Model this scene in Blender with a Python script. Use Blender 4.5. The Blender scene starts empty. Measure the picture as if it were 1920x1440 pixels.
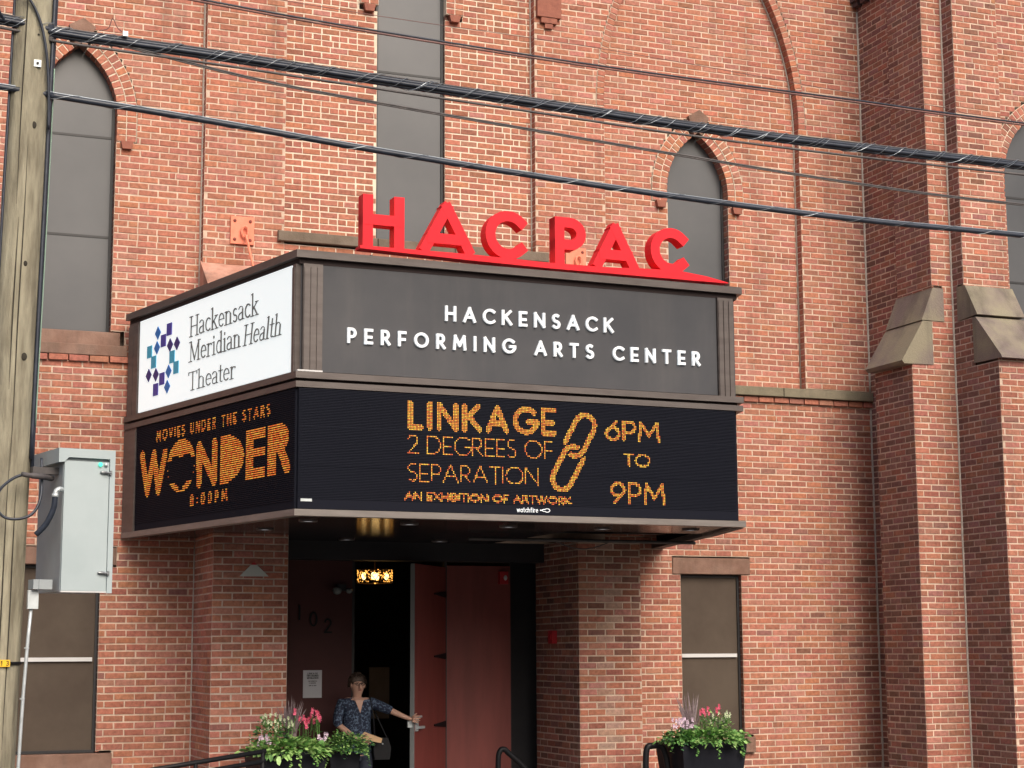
import bpy, math, random
import numpy as np
from mathutils import Vector, Matrix

SC = bpy.context.scene
COL = SC.collection
rng = random.Random(7)
R = math.radians

# ------------------------------------------------------------------ camera, world, sun, exposure
cam_d = bpy.data.cameras.new('camera')
cam = bpy.data.objects.new('camera', cam_d)
COL.objects.link(cam)
_p, _r, _y = 0.149249, -0.0050202, 0.379431
Fw = Vector((math.sin(_y)*math.cos(_p), math.cos(_y)*math.cos(_p), math.sin(_p)))
Rt = Vector((math.cos(_y), -math.sin(_y), 0))
Up = Rt.cross(Fw)
_c, _s = math.cos(_r), math.sin(_r)
Rt2 = Rt*_c + Up*_s
Up2 = Up*_c - Rt*_s
m = Matrix((Rt2, Up2, -Fw)).transposed().to_4x4()
m.translation = Vector((0, 0, 1.68))
cam.matrix_world = m
cam_d.sensor_width = 36.0
cam_d.lens = 36.0*3331.5/1920.0
cam_d.clip_start = 0.1
cam_d.clip_end = 1500
SC.camera = cam

SUN_EL, SUN_AZ = 40.0, 174.0      # azimuth from +Y clockwise: behind the camera, to its right
w = bpy.data.worlds.new('World'); SC.world = w; w.use_nodes = True
nt = w.node_tree; nt.nodes.clear()
out = nt.nodes.new('ShaderNodeOutputWorld'); bg = nt.nodes.new('ShaderNodeBackground')
sky = nt.nodes.new('ShaderNodeTexSky'); sky.sky_type = 'NISHITA'; sky.sun_disc = False
sky.sun_elevation = R(SUN_EL); sky.sun_rotation = R(SUN_AZ)
sky.air_density = 1.0; sky.dust_density = 6.0; sky.ozone_density = 0.6
nt.links.new(sky.outputs[0], bg.inputs[0]); bg.inputs[1].default_value = 0.115
nt.links.new(bg.outputs[0], out.inputs[0])
sun_d = bpy.data.lights.new('sun', 'SUN'); sun_d.energy = 1.45; sun_d.angle = R(42); sun_d.color = (1.0, 0.95, 0.88)
sun = bpy.data.objects.new('sun', sun_d); COL.objects.link(sun)
az, el = R(SUN_AZ), R(SUN_EL)
sdir = Vector((math.sin(az)*math.cos(el), math.cos(az)*math.cos(el), math.sin(el)))
sun.rotation_euler = (-sdir).to_track_quat('-Z', 'Y').to_euler()
vs = SC.view_settings
vs.view_transform = 'Standard'; vs.look = 'None'; vs.gamma = 1.0; vs.exposure = 0.55
vs.use_curve_mapping = False
SC.cycles.max_bounces = 6
SC.cycles.use_denoising = True

# ------------------------------------------------------------------ materials
def newmat(name):
    mt = bpy.data.materials.new(name); mt.use_nodes = True
    n = mt.node_tree; b = n.nodes['Principled BSDF']
    return mt, n, b

def noise_node(n, scale, detail=4, rough=.6, vec=None, stretch=None):
    t = n.nodes.new('ShaderNodeTexNoise'); t.inputs['Scale'].default_value = scale
    t.inputs['Detail'].default_value = detail; t.inputs['Roughness'].default_value = rough
    g = n.nodes.new('ShaderNodeNewGeometry')
    src = g.outputs['Position']
    if stretch:
        mp = n.nodes.new('ShaderNodeMapping'); mp.inputs['Scale'].default_value = stretch
        n.links.new(src, mp.inputs[0]); src = mp.outputs[0]
    n.links.new(src, t.inputs['Vector'])
    return t

def mat(name, c1, c2=None, rough=.6, scale=8, metal=0.0, bump=0.0, bscale=None, stretch=None, spec=.5, contrast=(.35, .65), coat=0):
    mt, n, b = newmat(name)
    b.inputs['Roughness'].default_value = rough
    b.inputs['Metallic'].default_value = metal
    b.inputs['Specular IOR Level'].default_value = spec
    if coat: b.inputs['Coat Weight'].default_value = coat
    if c2 is None:
        b.inputs['Base Color'].default_value = (*c1, 1)
    else:
        t = noise_node(n, scale, 5, .6, stretch=stretch)
        r = n.nodes.new('ShaderNodeValToRGB')
        r.color_ramp.elements[0].position = contrast[0]; r.color_ramp.elements[0].color = (*c1, 1)
        r.color_ramp.elements[1].position = contrast[1]; r.color_ramp.elements[1].color = (*c2, 1)
        n.links.new(t.outputs['Fac'], r.inputs[0]); n.links.new(r.outputs[0], b.inputs['Base Color'])
    if bump:
        t2 = noise_node(n, bscale or scale*5, 4, .7, stretch=stretch)
        bp = n.nodes.new('ShaderNodeBump'); bp.inputs['Strength'].default_value = bump; bp.inputs['Distance'].default_value = .01
        n.links.new(t2.outputs['Fac'], bp.inputs['Height']); n.links.new(bp.outputs[0], b.inputs['Normal'])
    return mt

def emis(name, c, s, base=(0, 0, 0)):
    mt, n, b = newmat(name)
    b.inputs['Base Color'].default_value = (*base, 1)
    b.inputs['Emission Color'].default_value = (*c, 1); b.inputs['Emission Strength'].default_value = s
    b.inputs['Roughness'].default_value = .5
    return mt

def grime(n, src, b, lo=.56, hi=.74, amt=.36, col=(.085, .06, .05, 1)):
    # soot and water streaks that run down the masonry
    t = noise_node(n, 1.0, 6, .62, stretch=(2.6, 2.6, .30))
    r = n.nodes.new('ShaderNodeMapRange'); r.inputs[1].default_value = lo; r.inputs[2].default_value = hi; r.inputs[3].default_value = 0; r.inputs[4].default_value = amt
    n.links.new(t.outputs['Fac'], r.inputs[0])
    x = n.nodes.new('ShaderNodeMix'); x.data_type = 'RGBA'; x.inputs[7].default_value = col
    n.links.new(r.outputs[0], x.inputs[0]); n.links.new(src, x.inputs[6]); n.links.new(x.outputs[2], b.inputs['Base Color'])

def brick_mat(name, single):
    mt, n, b = newmat(name)
    b.inputs['Roughness'].default_value = .88; b.inputs['Specular IOR Level'].default_value = .25
    if single:
        src = n.nodes.new('ShaderNodeObjectInfo').outputs['Color']
    else:
        a = n.nodes.new('ShaderNodeAttribute'); a.attribute_name = 'tint'; src = a.outputs['Color']
    t = noise_node(n, 26, 5, .65)
    mr = n.nodes.new('ShaderNodeMapRange'); mr.inputs[1].default_value = .3; mr.inputs[2].default_value = .7
    mr.inputs[3].default_value = .72; mr.inputs[4].default_value = 1.28
    n.links.new(t.outputs['Fac'], mr.inputs[0])
    mx = n.nodes.new('ShaderNodeMix'); mx.data_type = 'RGBA'; mx.blend_type = 'MULTIPLY'; mx.inputs[0].default_value = 1
    cb = n.nodes.new('ShaderNodeCombineColor')
    for k in range(3): n.links.new(mr.outputs[0], cb.inputs[k])
    n.links.new(src, mx.inputs[6]); n.links.new(cb.outputs[0], mx.inputs[7])
    # pale lime bloom and dark soot blotches, wear with a shape of its own
    t3 = noise_node(n, 3.2, 6, .62)
    r3 = n.nodes.new('ShaderNodeMapRange'); r3.inputs[1].default_value = .57; r3.inputs[2].default_value = .80
    r3.inputs[3].default_value = 0; r3.inputs[4].default_value = .45
    n.links.new(t3.outputs['Fac'], r3.inputs[0])
    m3 = n.nodes.new('ShaderNodeMix'); m3.data_type = 'RGBA'
    n.links.new(r3.outputs[0], m3.inputs[0]); n.links.new(mx.outputs[2], m3.inputs[6]); m3.inputs[7].default_value = (.43, .235, .175, 1)
    grime(n, m3.outputs[2], b)
    t2 = noise_node(n, 90, 4, .7)
    bp = n.nodes.new('ShaderNodeBump'); bp.inputs['Strength'].default_value = .5; bp.inputs['Distance'].default_value = .004
    n.links.new(t2.outputs['Fac'], bp.inputs['Height']); n.links.new(bp.outputs[0], b.inputs['Normal'])
    return mt

M = {}
M['brick'] = brick_mat('brick_field', False)
M['brick1'] = brick_mat('brick_single', True)
M['mortar'] = mat('mortar', (.50, .37, .285), (.68, .525, .415), .95, 5, bump=.6, bscale=70, spec=.1)
M['mortar_pale'] = mat('mortar_pale', (.62, .51, .40), (.78, .66, .53), .95, 6, bump=.6, bscale=70, spec=.1)
M['mortar_grey'] = mat('mortar_grey', (.46, .36, .30), (.62, .48, .40), .95, 4, bump=.6, bscale=70, spec=.1)
for k_ in ('mortar', 'mortar_pale', 'mortar_grey'):
    n_ = M[k_].node_tree; b_ = n_.nodes['Principled BSDF']; l_ = b_.inputs['Base Color'].links[0]; sr_ = l_.from_socket
    n_.links.remove(l_); grime(n_, sr_, b_, amt=.45)
M['brownstone'] = mat('brownstone', (.20, .115, .085), (.28, .175, .135), .85, 5, bump=.5, bscale=60, spec=.2)
M['olive_stone'] = mat('olive_stone', (.155, .14, .095), (.25, .215, .155), .9, 3.5, bump=.6, bscale=50, spec=.2, contrast=(.3, .7))
M['cap_stone'] = mat('cap_stone', (.205, .165, .150), (.265, .235, .170), .9, 2.2, bump=.6, bscale=50, spec=.2, contrast=(.38, .62))
M['pink_stone'] = mat('pink_stone', (.44, .22, .16), (.56, .31, .24), .85, 5, bump=.4, bscale=60, spec=.2)
def regrime(k_, **kw):
    n_ = M[k_].node_tree; b_ = n_.nodes['Principled BSDF']; l_ = b_.inputs['Base Color'].links[0]; sr_ = l_.from_socket
    n_.links.remove(l_); grime(n_, sr_, b_, **kw)
for k_ in ('brownstone', 'olive_stone', 'cap_stone', 'pink_stone'): regrime(k_, lo=.5, hi=.68, amt=.55, col=(.07, .062, .05, 1))
M['grey_panel'] = mat('grey_window_panel', (.055, .058, .065), (.092, .094, .100), .36, .55, spec=.5, contrast=(.3, .7))
M['brown_panel'] = mat('brown_window_panel', (.078, .058, .045), (.100, .078, .060), .6, 2.0, bump=.25, bscale=300, spec=.15)
M['frame_dark'] = mat('dark_frame', (.022, .022, .024), None, .5)
M['white_bar'] = mat('white_bar', (.62, .62, .62), None, .45)
M['marquee'] = mat('marquee_metal', (.092, .075, .070), (.125, .105, .098), .42, 3, metal=.25, spec=.5, stretch=(1, 1, 6))
M['marquee_lite'] = mat('marquee_fascia', (.165, .145, .132), (.22, .195, .18), .45, 3, metal=.2, stretch=(1, 1, 6))
M['groove'] = mat('groove_dark', (.025, .014, .014), None, .8)
M['black_panel'] = mat('charcoal_sign_panel', (.050, .052, .060), (.068, .068, .075), .5, 1.4, spec=.35)
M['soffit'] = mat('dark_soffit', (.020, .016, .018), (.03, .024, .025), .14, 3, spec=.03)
M['soffit_strip'] = mat('soffit_strip', (.10, .075, .062), (.15, .115, .09), .5, 4)
M['steel_dark'] = mat('dark_beam', (.05, .045, .045), (.09, .08, .078), .6, 6)
for k_ in ('marquee', 'marquee_lite', 'black_panel'): regrime(k_, lo=.5, hi=.75, amt=.30, col=(.13, .12, .115, 1))
M['led_black'] = mat('led_face', (.009, .010, .017), None, .8, spec=.12)
M['led_louvre'] = mat('led_louvre', (.012, .014, .024), None, .7, spec=.15)
M['white_text'] = emis('white_sign_letter', (.9, .97, 1), .22, (.74, .76, .78))
M['lit_panel'] = emis('lit_white_panel', (.88, .97, .98), .42, (.72, .76, .76))
M['grey_text'] = mat('grey_sign_letter', (.15, .158, .158), None, .6)
for k, c in (('logo_navy', (.045, .035, .22)), ('logo_violet', (.07, .06, .40)), ('logo_blue', (.03, .20, .62)), ('logo_cyan', (.06, .46, .70))):
    M[k] = mat(k, c, None, .5)
M['red_letter'] = mat('red_letter', (.84, .018, .032), (.88, .022, .036), .55, 4, spec=.25)
M['led0'] = emis('led_orange', (1, .33, .03), 1.15)
M['led1'] = emis('led_amber', (1, .55, .05), 1.25)
M['led2'] = emis('led_red', (1, .16, .02), .95)
M['led3'] = emis('led_dim_orange', (1, .30, .035), .62)
M['led4'] = emis('led_dim_amber', (1, .48, .06), .66)
M['led5'] = emis('led_dim_red', (1, .15, .02), .55)
M['wood'] = mat('weathered_pole_wood', (.185, .165, .120), (.385, .355, .262), .9, 2.4, bump=.9, bscale=20, stretch=(5, 5, .75), spec=.2, contrast=(.36, .66))
M['crack'] = mat('pole_crack', (.035, .03, .022), None, .95)
M['cable'] = mat('cable_black', (.016, .021, .034), (.028, .036, .055), .42, 12, spec=.5)
M['cable_grey'] = mat('cable_grey', (.06, .055, .058), (.10, .09, .09), .6, 12)
M['cable_rust'] = mat('cable_rust', (.12, .055, .05), (.20, .10, .09), .6, 12)
M['lash'] = mat('lashing_wire', (.27, .30, .33), None, .35, metal=.6)
M['galv'] = mat('galvanised', (.48, .52, .53), (.60, .65, .67), .45, 10, metal=.4)
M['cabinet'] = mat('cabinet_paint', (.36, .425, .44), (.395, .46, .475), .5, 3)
M['cabinet_side'] = mat('cabinet_paint_side', (.27, .30, .315), (.33, .365, .38), .55, 3)  # same paint, with the side's shade put into a darker grey
M['green_lamp'] = emis('green_lamp', (.1, .9, .55), 1.2)
M['green_wire'] = mat('ground_wire', (.22, .33, .26), None, .5)
M['yellow'] = mat('yellow_tag', (.85, .50, .02), None, .5)
M['black'] = mat('black_paint', (.008, .008, .010), None, .5, spec=.25)
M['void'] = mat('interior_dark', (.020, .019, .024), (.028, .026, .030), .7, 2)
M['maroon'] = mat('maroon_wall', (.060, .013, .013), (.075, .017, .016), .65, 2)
M['door_red'] = mat('red_door', (.175, .040, .034), (.215, .050, .042), .5, 3, stretch=(3, 3, .4))
M['door_edge'] = mat('door_edge_metal', (.20, .21, .21), None, .5)
M['paper'] = mat('paper', (.62, .63, .68), None, .8)
M['paper_tan'] = mat('tan_folder', (.55, .36, .20), None, .8)
M['alarm_red'] = mat('alarm_red', (.45, .02, .03), None, .4)
M['orange_plate'] = mat('orange_paint', (.72, .22, .13), (.80, .27, .17), .7, 9, bump=.3)
M['rust_dark'] = mat('rust_dark', (.22, .06, .045), None, .8)
M['planter'] = mat('planter_black', (.008, .009, .014), (.014, .015, .021), .6, 4, spec=.15)
M['soil'] = mat('soil', (.03, .02, .014), None, .95)
M['leaf_g'] = mat('leaf_green', (.075, .20, .045), (.15, .33, .08), .5, 30)
M['leaf_l'] = mat('leaf_lime', (.22, .42, .10), (.38, .56, .20), .5, 30)
M['leaf_d'] = mat('leaf_dark', (.03, .09, .035), (.06, .16, .06), .5, 30)
M['leaf_p'] = mat('leaf_purple', (.11, .07, .08), (.26, .20, .21), .55, 30)
M['pet_pink'] = mat('petal_pink', (.85, .13, .26), (.90, .28, .40), .5, 40)
M['pet_pale'] = mat('petal_pale', (.72, .55, .68), (.85, .74, .82), .5, 40)
M['pet_white'] = mat('petal_cream', (.62, .70, .46), (.80, .84, .66), .5, 40)
M['skin'] = mat('skin', (.52, .30, .22), (.58, .35, .26), .5, 12)
M['hair'] = mat('hair', (.045, .028, .020), (.09, .06, .045), .6, 30)
M['jeans'] = mat('dark_trousers', (.018, .022, .038), (.03, .036, .06), .8, 40)
M['asphalt'] = mat('asphalt', (.035, .035, .037), (.05, .05, .05), .9, 3, bump=.4)
M['concrete'] = mat('pavement_concrete', (.15, .145, .135), (.20, .19, .175), .9, 2, bump=.3)
M['bulb'] = emis('lantern_bulb', (1, .62, .22), 3.2)
M['bead'] = emis('amber_bead', (1, .42, .07), 1.6)
M['gold'] = mat('lantern_cage', (.10, .055, .02), None, .4, metal=.6)
M['soffit_lamp'] = emis('soffit_lamp', (.95, .95, 1), .35, (.6, .6, .6))  # unlit lens; its bright reflection is put in as faint emission
M['strobe'] = mat('strobe_lens', (.7, .7, .72), None, .3)
M['lens'] = mat('lamp_glass', (.22, .25, .25), None, .2)
# blue blouse with pale print
mt, n, b = newmat('printed_blouse')
t = noise_node(n, 42, 3, .7); rr = n.nodes.new('ShaderNodeValToRGB')
rr.color_ramp.elements[0].position = .50; rr.color_ramp.elements[0].color = (.008, .014, .038, 1)
rr.color_ramp.elements[1].position = .60; rr.color_ramp.elements[1].color = (.11, .16, .24, 1)
n.links.new(t.outputs['Fac'], rr.inputs[0]); n.links.new(rr.outputs[0], b.inputs['Base Color']); b.inputs['Roughness'].default_value = .8
M['blouse'] = mt

# ------------------------------------------------------------------ object helpers
WPOS = {}
def thing(name, label, cat, loc, group=None):
    o = bpy.data.objects.new(name, None); COL.objects.link(o); o.location = loc
    o.empty_display_size = .2
    o['label'] = label; o['category'] = cat
    if group: o['group'] = group
    WPOS[o.name] = Vector(loc)
    return o
def tag(o, label, cat, group=None):
    o['label'] = label; o['category'] = cat
    if group: o['group'] = group
    return o
def link_mesh(name, me, origin, parent=None):
    o = bpy.data.objects.new(name, me); COL.objects.link(o)
    org = Vector(origin)
    WPOS[o.name] = org
    if parent is not None:
        o.parent = parent; o.location = org - WPOS[parent.name]
    else:
        o.location = org
    return o

class MB:
    """collects faces in world space, linked as ONE mesh object"""
    def __init__(s): s.v = []; s.f = []; s.mi = []; s.col = []
    def add(s, vs, fs, mi=0, col=None):
        k = len(s.v); s.v += [tuple(p) for p in vs]
        for f in fs: s.f.append(tuple(i+k for i in f)); s.mi.append(mi)
        if col is not None: s.col += [col]*len(vs)
    def box(s, a, b, mi=0):
        x0, x1 = sorted((a[0], b[0])); y0, y1 = sorted((a[1], b[1])); z0, z1 = sorted((a[2], b[2]))
        s.add([(x0,y0,z0),(x1,y0,z0),(x1,y1,z0),(x0,y1,z0),(x0,y0,z1),(x1,y0,z1),(x1,y1,z1),(x0,y1,z1)],
              [(0,3,2,1),(4,5,6,7),(0,1,5,4),(1,2,6,5),(2,3,7,6),(3,0,4,7)], mi)
    def poly(s, pts, back, mi=0):
        """closed prism: pts = front polygon, back = extrusion vector"""
        n = len(pts); P = [Vector(p) for p in pts]; Q = [p + Vector(back) for p in P]
        s.add(P+Q, [tuple(range(n)), tuple(range(2*n-1, n-1, -1))] + [(i, i+n, (i+1) % n+n, (i+1) % n) for i in range(n)], mi)
    def tube(s, pts, r, seg=8, mi=0, caps=True):
        P = [Vector(p) for p in pts]; n = len(P); rs = r if isinstance(r, (list, tuple)) else [r]*n
        T = [(P[min(i+1, n-1)]-P[max(i-1, 0)]).normalized() for i in range(n)]
        up = Vector((0, 0, 1)) if abs(T[0].z) < .9 else Vector((1, 0, 0))
        vs = []; u = None
        for i in range(n):
            if u is None: u = T[i].cross(up).normalized()
            else: u = (u - T[i]*u.dot(T[i])).normalized()
            v = T[i].cross(u)
            for k in range(seg):
                a = 2*math.pi*k/seg; vs.append(P[i] + (u*math.cos(a)+v*math.sin(a))*rs[i])
        fs = [(i*seg+k, i*seg+(k+1) % seg, (i+1)*seg+(k+1) % seg, (i+1)*seg+k) for i in range(n-1) for k in range(seg)]
        if caps: fs += [tuple(range(seg-1, -1, -1)), tuple(range((n-1)*seg, n*seg))]
        s.add(vs, fs, mi)
    def ball(s, c, r, mi=0, seg=8, ring=5):
        rx, ry, rz = r if isinstance(r, (tuple, list)) else (r, r, r)
        vs = [(c[0], c[1], c[2]-rz)]
        for j in range(1, ring):
            a = -math.pi/2 + math.pi*j/ring
            for k in range(seg):
                b_ = 2*math.pi*k/seg
                vs.append((c[0]+rx*math.cos(a)*math.cos(b_), c[1]+ry*math.cos(a)*math.sin(b_), c[2]+rz*math.sin(a)))
        vs.append((c[0], c[1], c[2]+rz)); L = len(vs)-1
        fs = [(0, 1+(k+1) % seg, 1+k) for k in range(seg)]
        fs += [(1+j*seg+k, 1+j*seg+(k+1) % seg, 1+(j+1)*seg+(k+1) % seg, 1+(j+1)*seg+k) for j in range(ring-2) for k in range(seg)]
        fs += [(1+(ring-2)*seg+k, 1+(ring-2)*seg+(k+1) % seg, L) for k in range(seg)]
        s.add(vs, fs, mi)
    def build(s, name, mats, parent=None, smooth=False, origin=None, kind=None):
        V = np.array(s.v, dtype=float)
        o = origin if origin is not None else Vector((float(V[:, 0].mean()), float(V[:, 1].mean()), float(V[:, 2].min())))
        me = bpy.data.meshes.new(name)
        me.from_pydata([tuple(p) for p in (V - np.array(o))], [], s.f)
        for q in (mats if isinstance(mats, (list, tuple)) else [mats]): me.materials.append(M[q] if isinstance(q, str) else q)
        if any(s.mi): me.polygons.foreach_set('material_index', s.mi)
        if s.col:
            at = me.attributes.new('tint', 'FLOAT_COLOR', 'POINT')
            at.data.foreach_set('color', np.array([(c[0], c[1], c[2], 1.0) for c in s.col], dtype=np.float32).ravel())
        if smooth: me.polygons.foreach_set('use_smooth', [True]*len(me.polygons))
        me.update()
        ob = link_mesh(name, me, o, parent)
        if kind: ob['kind'] = kind
        return ob

class Frame:
    """a vertical plane: u along it, z up, w outward"""
    def __init__(s, x, y, ux, uy):
        l = math.hypot(ux, uy); s.o = Vector((x, y, 0)); s.u = Vector((ux/l, uy/l, 0)); s.n = s.u.cross(Vector((0, 0, 1)))
    def P(s, u, z, w=0.0): return s.o + s.u*u + s.n*w + Vector((0, 0, z))
    def box(s, mb, u0, u1, z0, z1, w0, w1, mi=0):
        vs = [s.P(u, z, w) for w in (w0, w1) for z in (z0, z1) for u in (u0, u1)]
        # 0:u0z0w0 1:u1z0w0 2:u0z1w0 3:u1z1w0 4..7 same at w1 (front)
        mb.add(vs, [(4,5,7,6),(0,2,3,1),(0,1,5,4),(2,6,7,3),(0,4,6,2),(1,3,7,5)], mi)
    def prism(s, mb, pts, w0, w1, mi=0):
        """pts counter-clockwise in (u,z); front at w1"""
        mb.poly([s.P(a, b, w1) for a, b in pts], s.n*(w0-w1), mi)

# ------------------------------------------------------------------ setting
g = MB(); g.add([(-150, -150, -.30), (150, -150, -.30), (150, 150, -.30), (-150, 150, -.30)], [(0, 1, 2, 3)])
g.build('road', 'asphalt')['kind'] = 'structure'
g = MB(); g.box((-40, 12.9, -.45), (60, 60, -.16)); g.build('pavement', 'concrete')['kind'] = 'structure'

# unseen blocks added behind the camera to cut horizon light under the marquee
for i, (x0, x1, h) in enumerate(((-34, -14, 8.5), (-13.9, 4, 7.5), (4.1, 24, 9.5), (24.1, 44, 8))):
    t = thing('street_building', 'plain %s building on the far side of the street, behind the viewer' % ('low brick', 'small brick', 'taller brick', 'long brick')[i], 'building', ((x0+x1)/2, -20, -.16))
    g = MB(); g.box((x0, -26, -.3), (x1, -18, h)); g.build('wall', 'brownstone', t)
    g = MB(); g.box((x0-.1, -26, h+.002), (x1+.1, -17.8, h+.3)); g.build('cornice', 'olive_stone', t)
    for k in range(int((x1-x0)/3.2)):
        for z in (1.0, 4.4):
            g = MB(); g.box((x0+1+k*3.2, -18.0, z), (x0+2.5+k*3.2, -17.96, z+1.8)); g.build('window', 'grey_panel', t)
# ------------------------------------------------------------------ the brick building
CO, BL = 0.07, 0.2055           # course height and brick module
MT = 0.0138                     # mortar joint
Z0 = 0.02
bld = thing('brick_theatre_building', 'tall red brick building with pointed arch windows, brownstone trim and a buttressed corner tower', 'building', (6.1, 18.3, -.16))

PAL = {'red': (.375, .147, .101), 'orange': (.43, .172, .103), 'pink': (.41, .186, .142), 'brown': (.285, .115, .078), 'soot': (.155, .080, .064), 'plum': (.255, .125, .106), 'tan': (.42, .20, .135)}  # darkest: sooted bricks; with plum it also carries painted shade of side faces
def pick(ws):
    t = rng.random()*sum(ws.values())
    for k, v in ws.items():
        t -= v
        if t <= 0: return PAL[k]
    return PAL['red']
def wob(x, z, s):  # smooth pseudo noise -1..1
    return (math.sin(x*s*1.7+1.3)*math.cos(z*s*1.3+.7)+math.sin(x*s*.9-z*s*1.1+2.1)*.7+math.sin(x*s*3.1+z*s*2.3)*.4)/2.1
def tint(zone, x, y, z):
    if zone == 'left':
        o = wob(x, z, 1.3)
        c = pick({'red': 5, 'orange': 2+3*max(0, o), 'pink': 2+2*max(0, -o), 'brown': .7})
    elif zone == 'centre':
        c = pick({'red': 6, 'orange': 2.4, 'pink': .5, 'brown': 2.2})
    elif zone == 'right':
        o = wob(x, z, .9)
        near = max(0, (x-11.45)/.55)  # brown and darkest bricks grow more common towards the tower
        c = pick({'red': 5, 'orange': 1.6+2.5*max(0, o), 'pink': 3, 'brown': .9+3*near, 'soot': 2.0*near, 'tan': .3})
        if x > 11.55 and z > 6.4 and rng.random() < min(1, (x-11.5)/.35)*(.55+.35*wob(x*2, z, .8)): c = pick({'soot': 2, 'brown': 1})
    elif zone == 'lowright':
        near = max(0, (x-11.2)/.8)  # here too the darker tones gain towards the tower
        c = pick({'red': 4.5, 'orange': 2.2*(1-near*.6), 'pink': 1.8, 'brown': 1.2+3*near, 'soot': .08+1.2*near, 'tan': .4, 'plum': .4+2*near})
    elif zone == 'lowleft':
        c = pick({'red': 6, 'orange': 1.8, 'pink': 1.6, 'brown': 1.0, 'plum': .5})
    elif zone == 'pier':
        c = pick({'red': 4, 'orange': 1.6, 'pink': 1.8, 'brown': 2.2, 'tan': .7, 'soot': .2})
        if 7.86 < x+.04*math.sin(z*5) < 8.0 and z > .2: c = (.40, .27, .215) if rng.random() < .8 else c
        elif x > 7.7 and z > 1.5 and rng.random() < .5: c = pick({'brown': 2, 'soot': 1.4})  # brown and darkest bricks mixed into the upper right pier
    elif zone == 'towerside':  # left-facing tower faces: their purplish shade is put into the brick tones
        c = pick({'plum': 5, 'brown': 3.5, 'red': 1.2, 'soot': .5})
        if y > 17.95 and rng.random() < .6: c = pick({'soot': 2, 'brown': 2})  # more dark bricks in the strip next to the main wall
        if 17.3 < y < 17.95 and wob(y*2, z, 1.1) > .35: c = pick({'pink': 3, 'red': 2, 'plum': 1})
    elif zone == 'buttside':  # buttress sides darkened in brick colour to carry their shade
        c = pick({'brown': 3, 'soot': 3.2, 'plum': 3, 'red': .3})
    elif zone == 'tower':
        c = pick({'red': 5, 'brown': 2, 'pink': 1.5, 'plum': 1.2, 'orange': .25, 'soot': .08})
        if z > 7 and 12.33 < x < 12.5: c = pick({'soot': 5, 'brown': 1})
    elif zone == 'reveal':  # recess shade is put into browner, darker bricks
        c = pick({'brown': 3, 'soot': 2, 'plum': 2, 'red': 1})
    else:
        c = PAL['red']
    k = rng.uniform(.90, 1.11); a_ = PAL['plum'] if zone in ('towerside', 'buttside', 'reveal') else PAL['red']; c = tuple(.68*c[i]+.32*a_[i] for i in range(3))  # side and reveal bricks blend towards plum as part of their painted shade
    return (c[0]*k*rng.uniform(.95, 1.05), c[1]*k*rng.uniform(.93, 1.07), c[2]*k*rng.uniform(.93, 1.07))

ALL = []     # every brick: (corner list, colour, projected area)
fpx = 3331.5
Mv = [Rt2, Up2, Fw]
def proj(p):
    d = Vector(p) - Vector((0, 0, 1.68)); zc = d.dot(Fw)
    return 960+fpx*d.dot(Rt2)/zc, 720-fpx*d.dot(Up2)/zc

def brick_geo(fr, u0, u1, z0, z1, rough=1.0):
    j = lambda a: rng.uniform(-a, a)*rough
    ch = .0035
    w = j(.0022); dz = j(.0012)+.0035*math.sin(u0*1.3+z0*4.1)*math.cos(u0*.37+z0*1.9); tw = j(.0014)
    q = [(u0+j(.002), z0+dz+j(.0012)), (u1+j(.002), z0+dz+tw+j(.0012)), (u1+j(.002), z1+dz+tw+j(.0012)), (u0+j(.002), z1+dz+j(.0012))]
    ins = [(1, 1), (-1, 1), (-1, -1), (1, -1)]
    return [fr.P(a, b, -.03) for a, b in q] + [fr.P(a, b, w-ch*.9) for a, b in q] + [fr.P(a+ch*i, b+ch*k, w) for (a, b), (i, k) in zip(q, ins)]
BF = [(8, 9, 10, 11)] + [(4+i, 4+(i+1) % 4, 8+(i+1) % 4, 8+i) for i in range(4)] + [(i, (i+1) % 4, 4+(i+1) % 4, 4+i) for i in range(4)]

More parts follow.
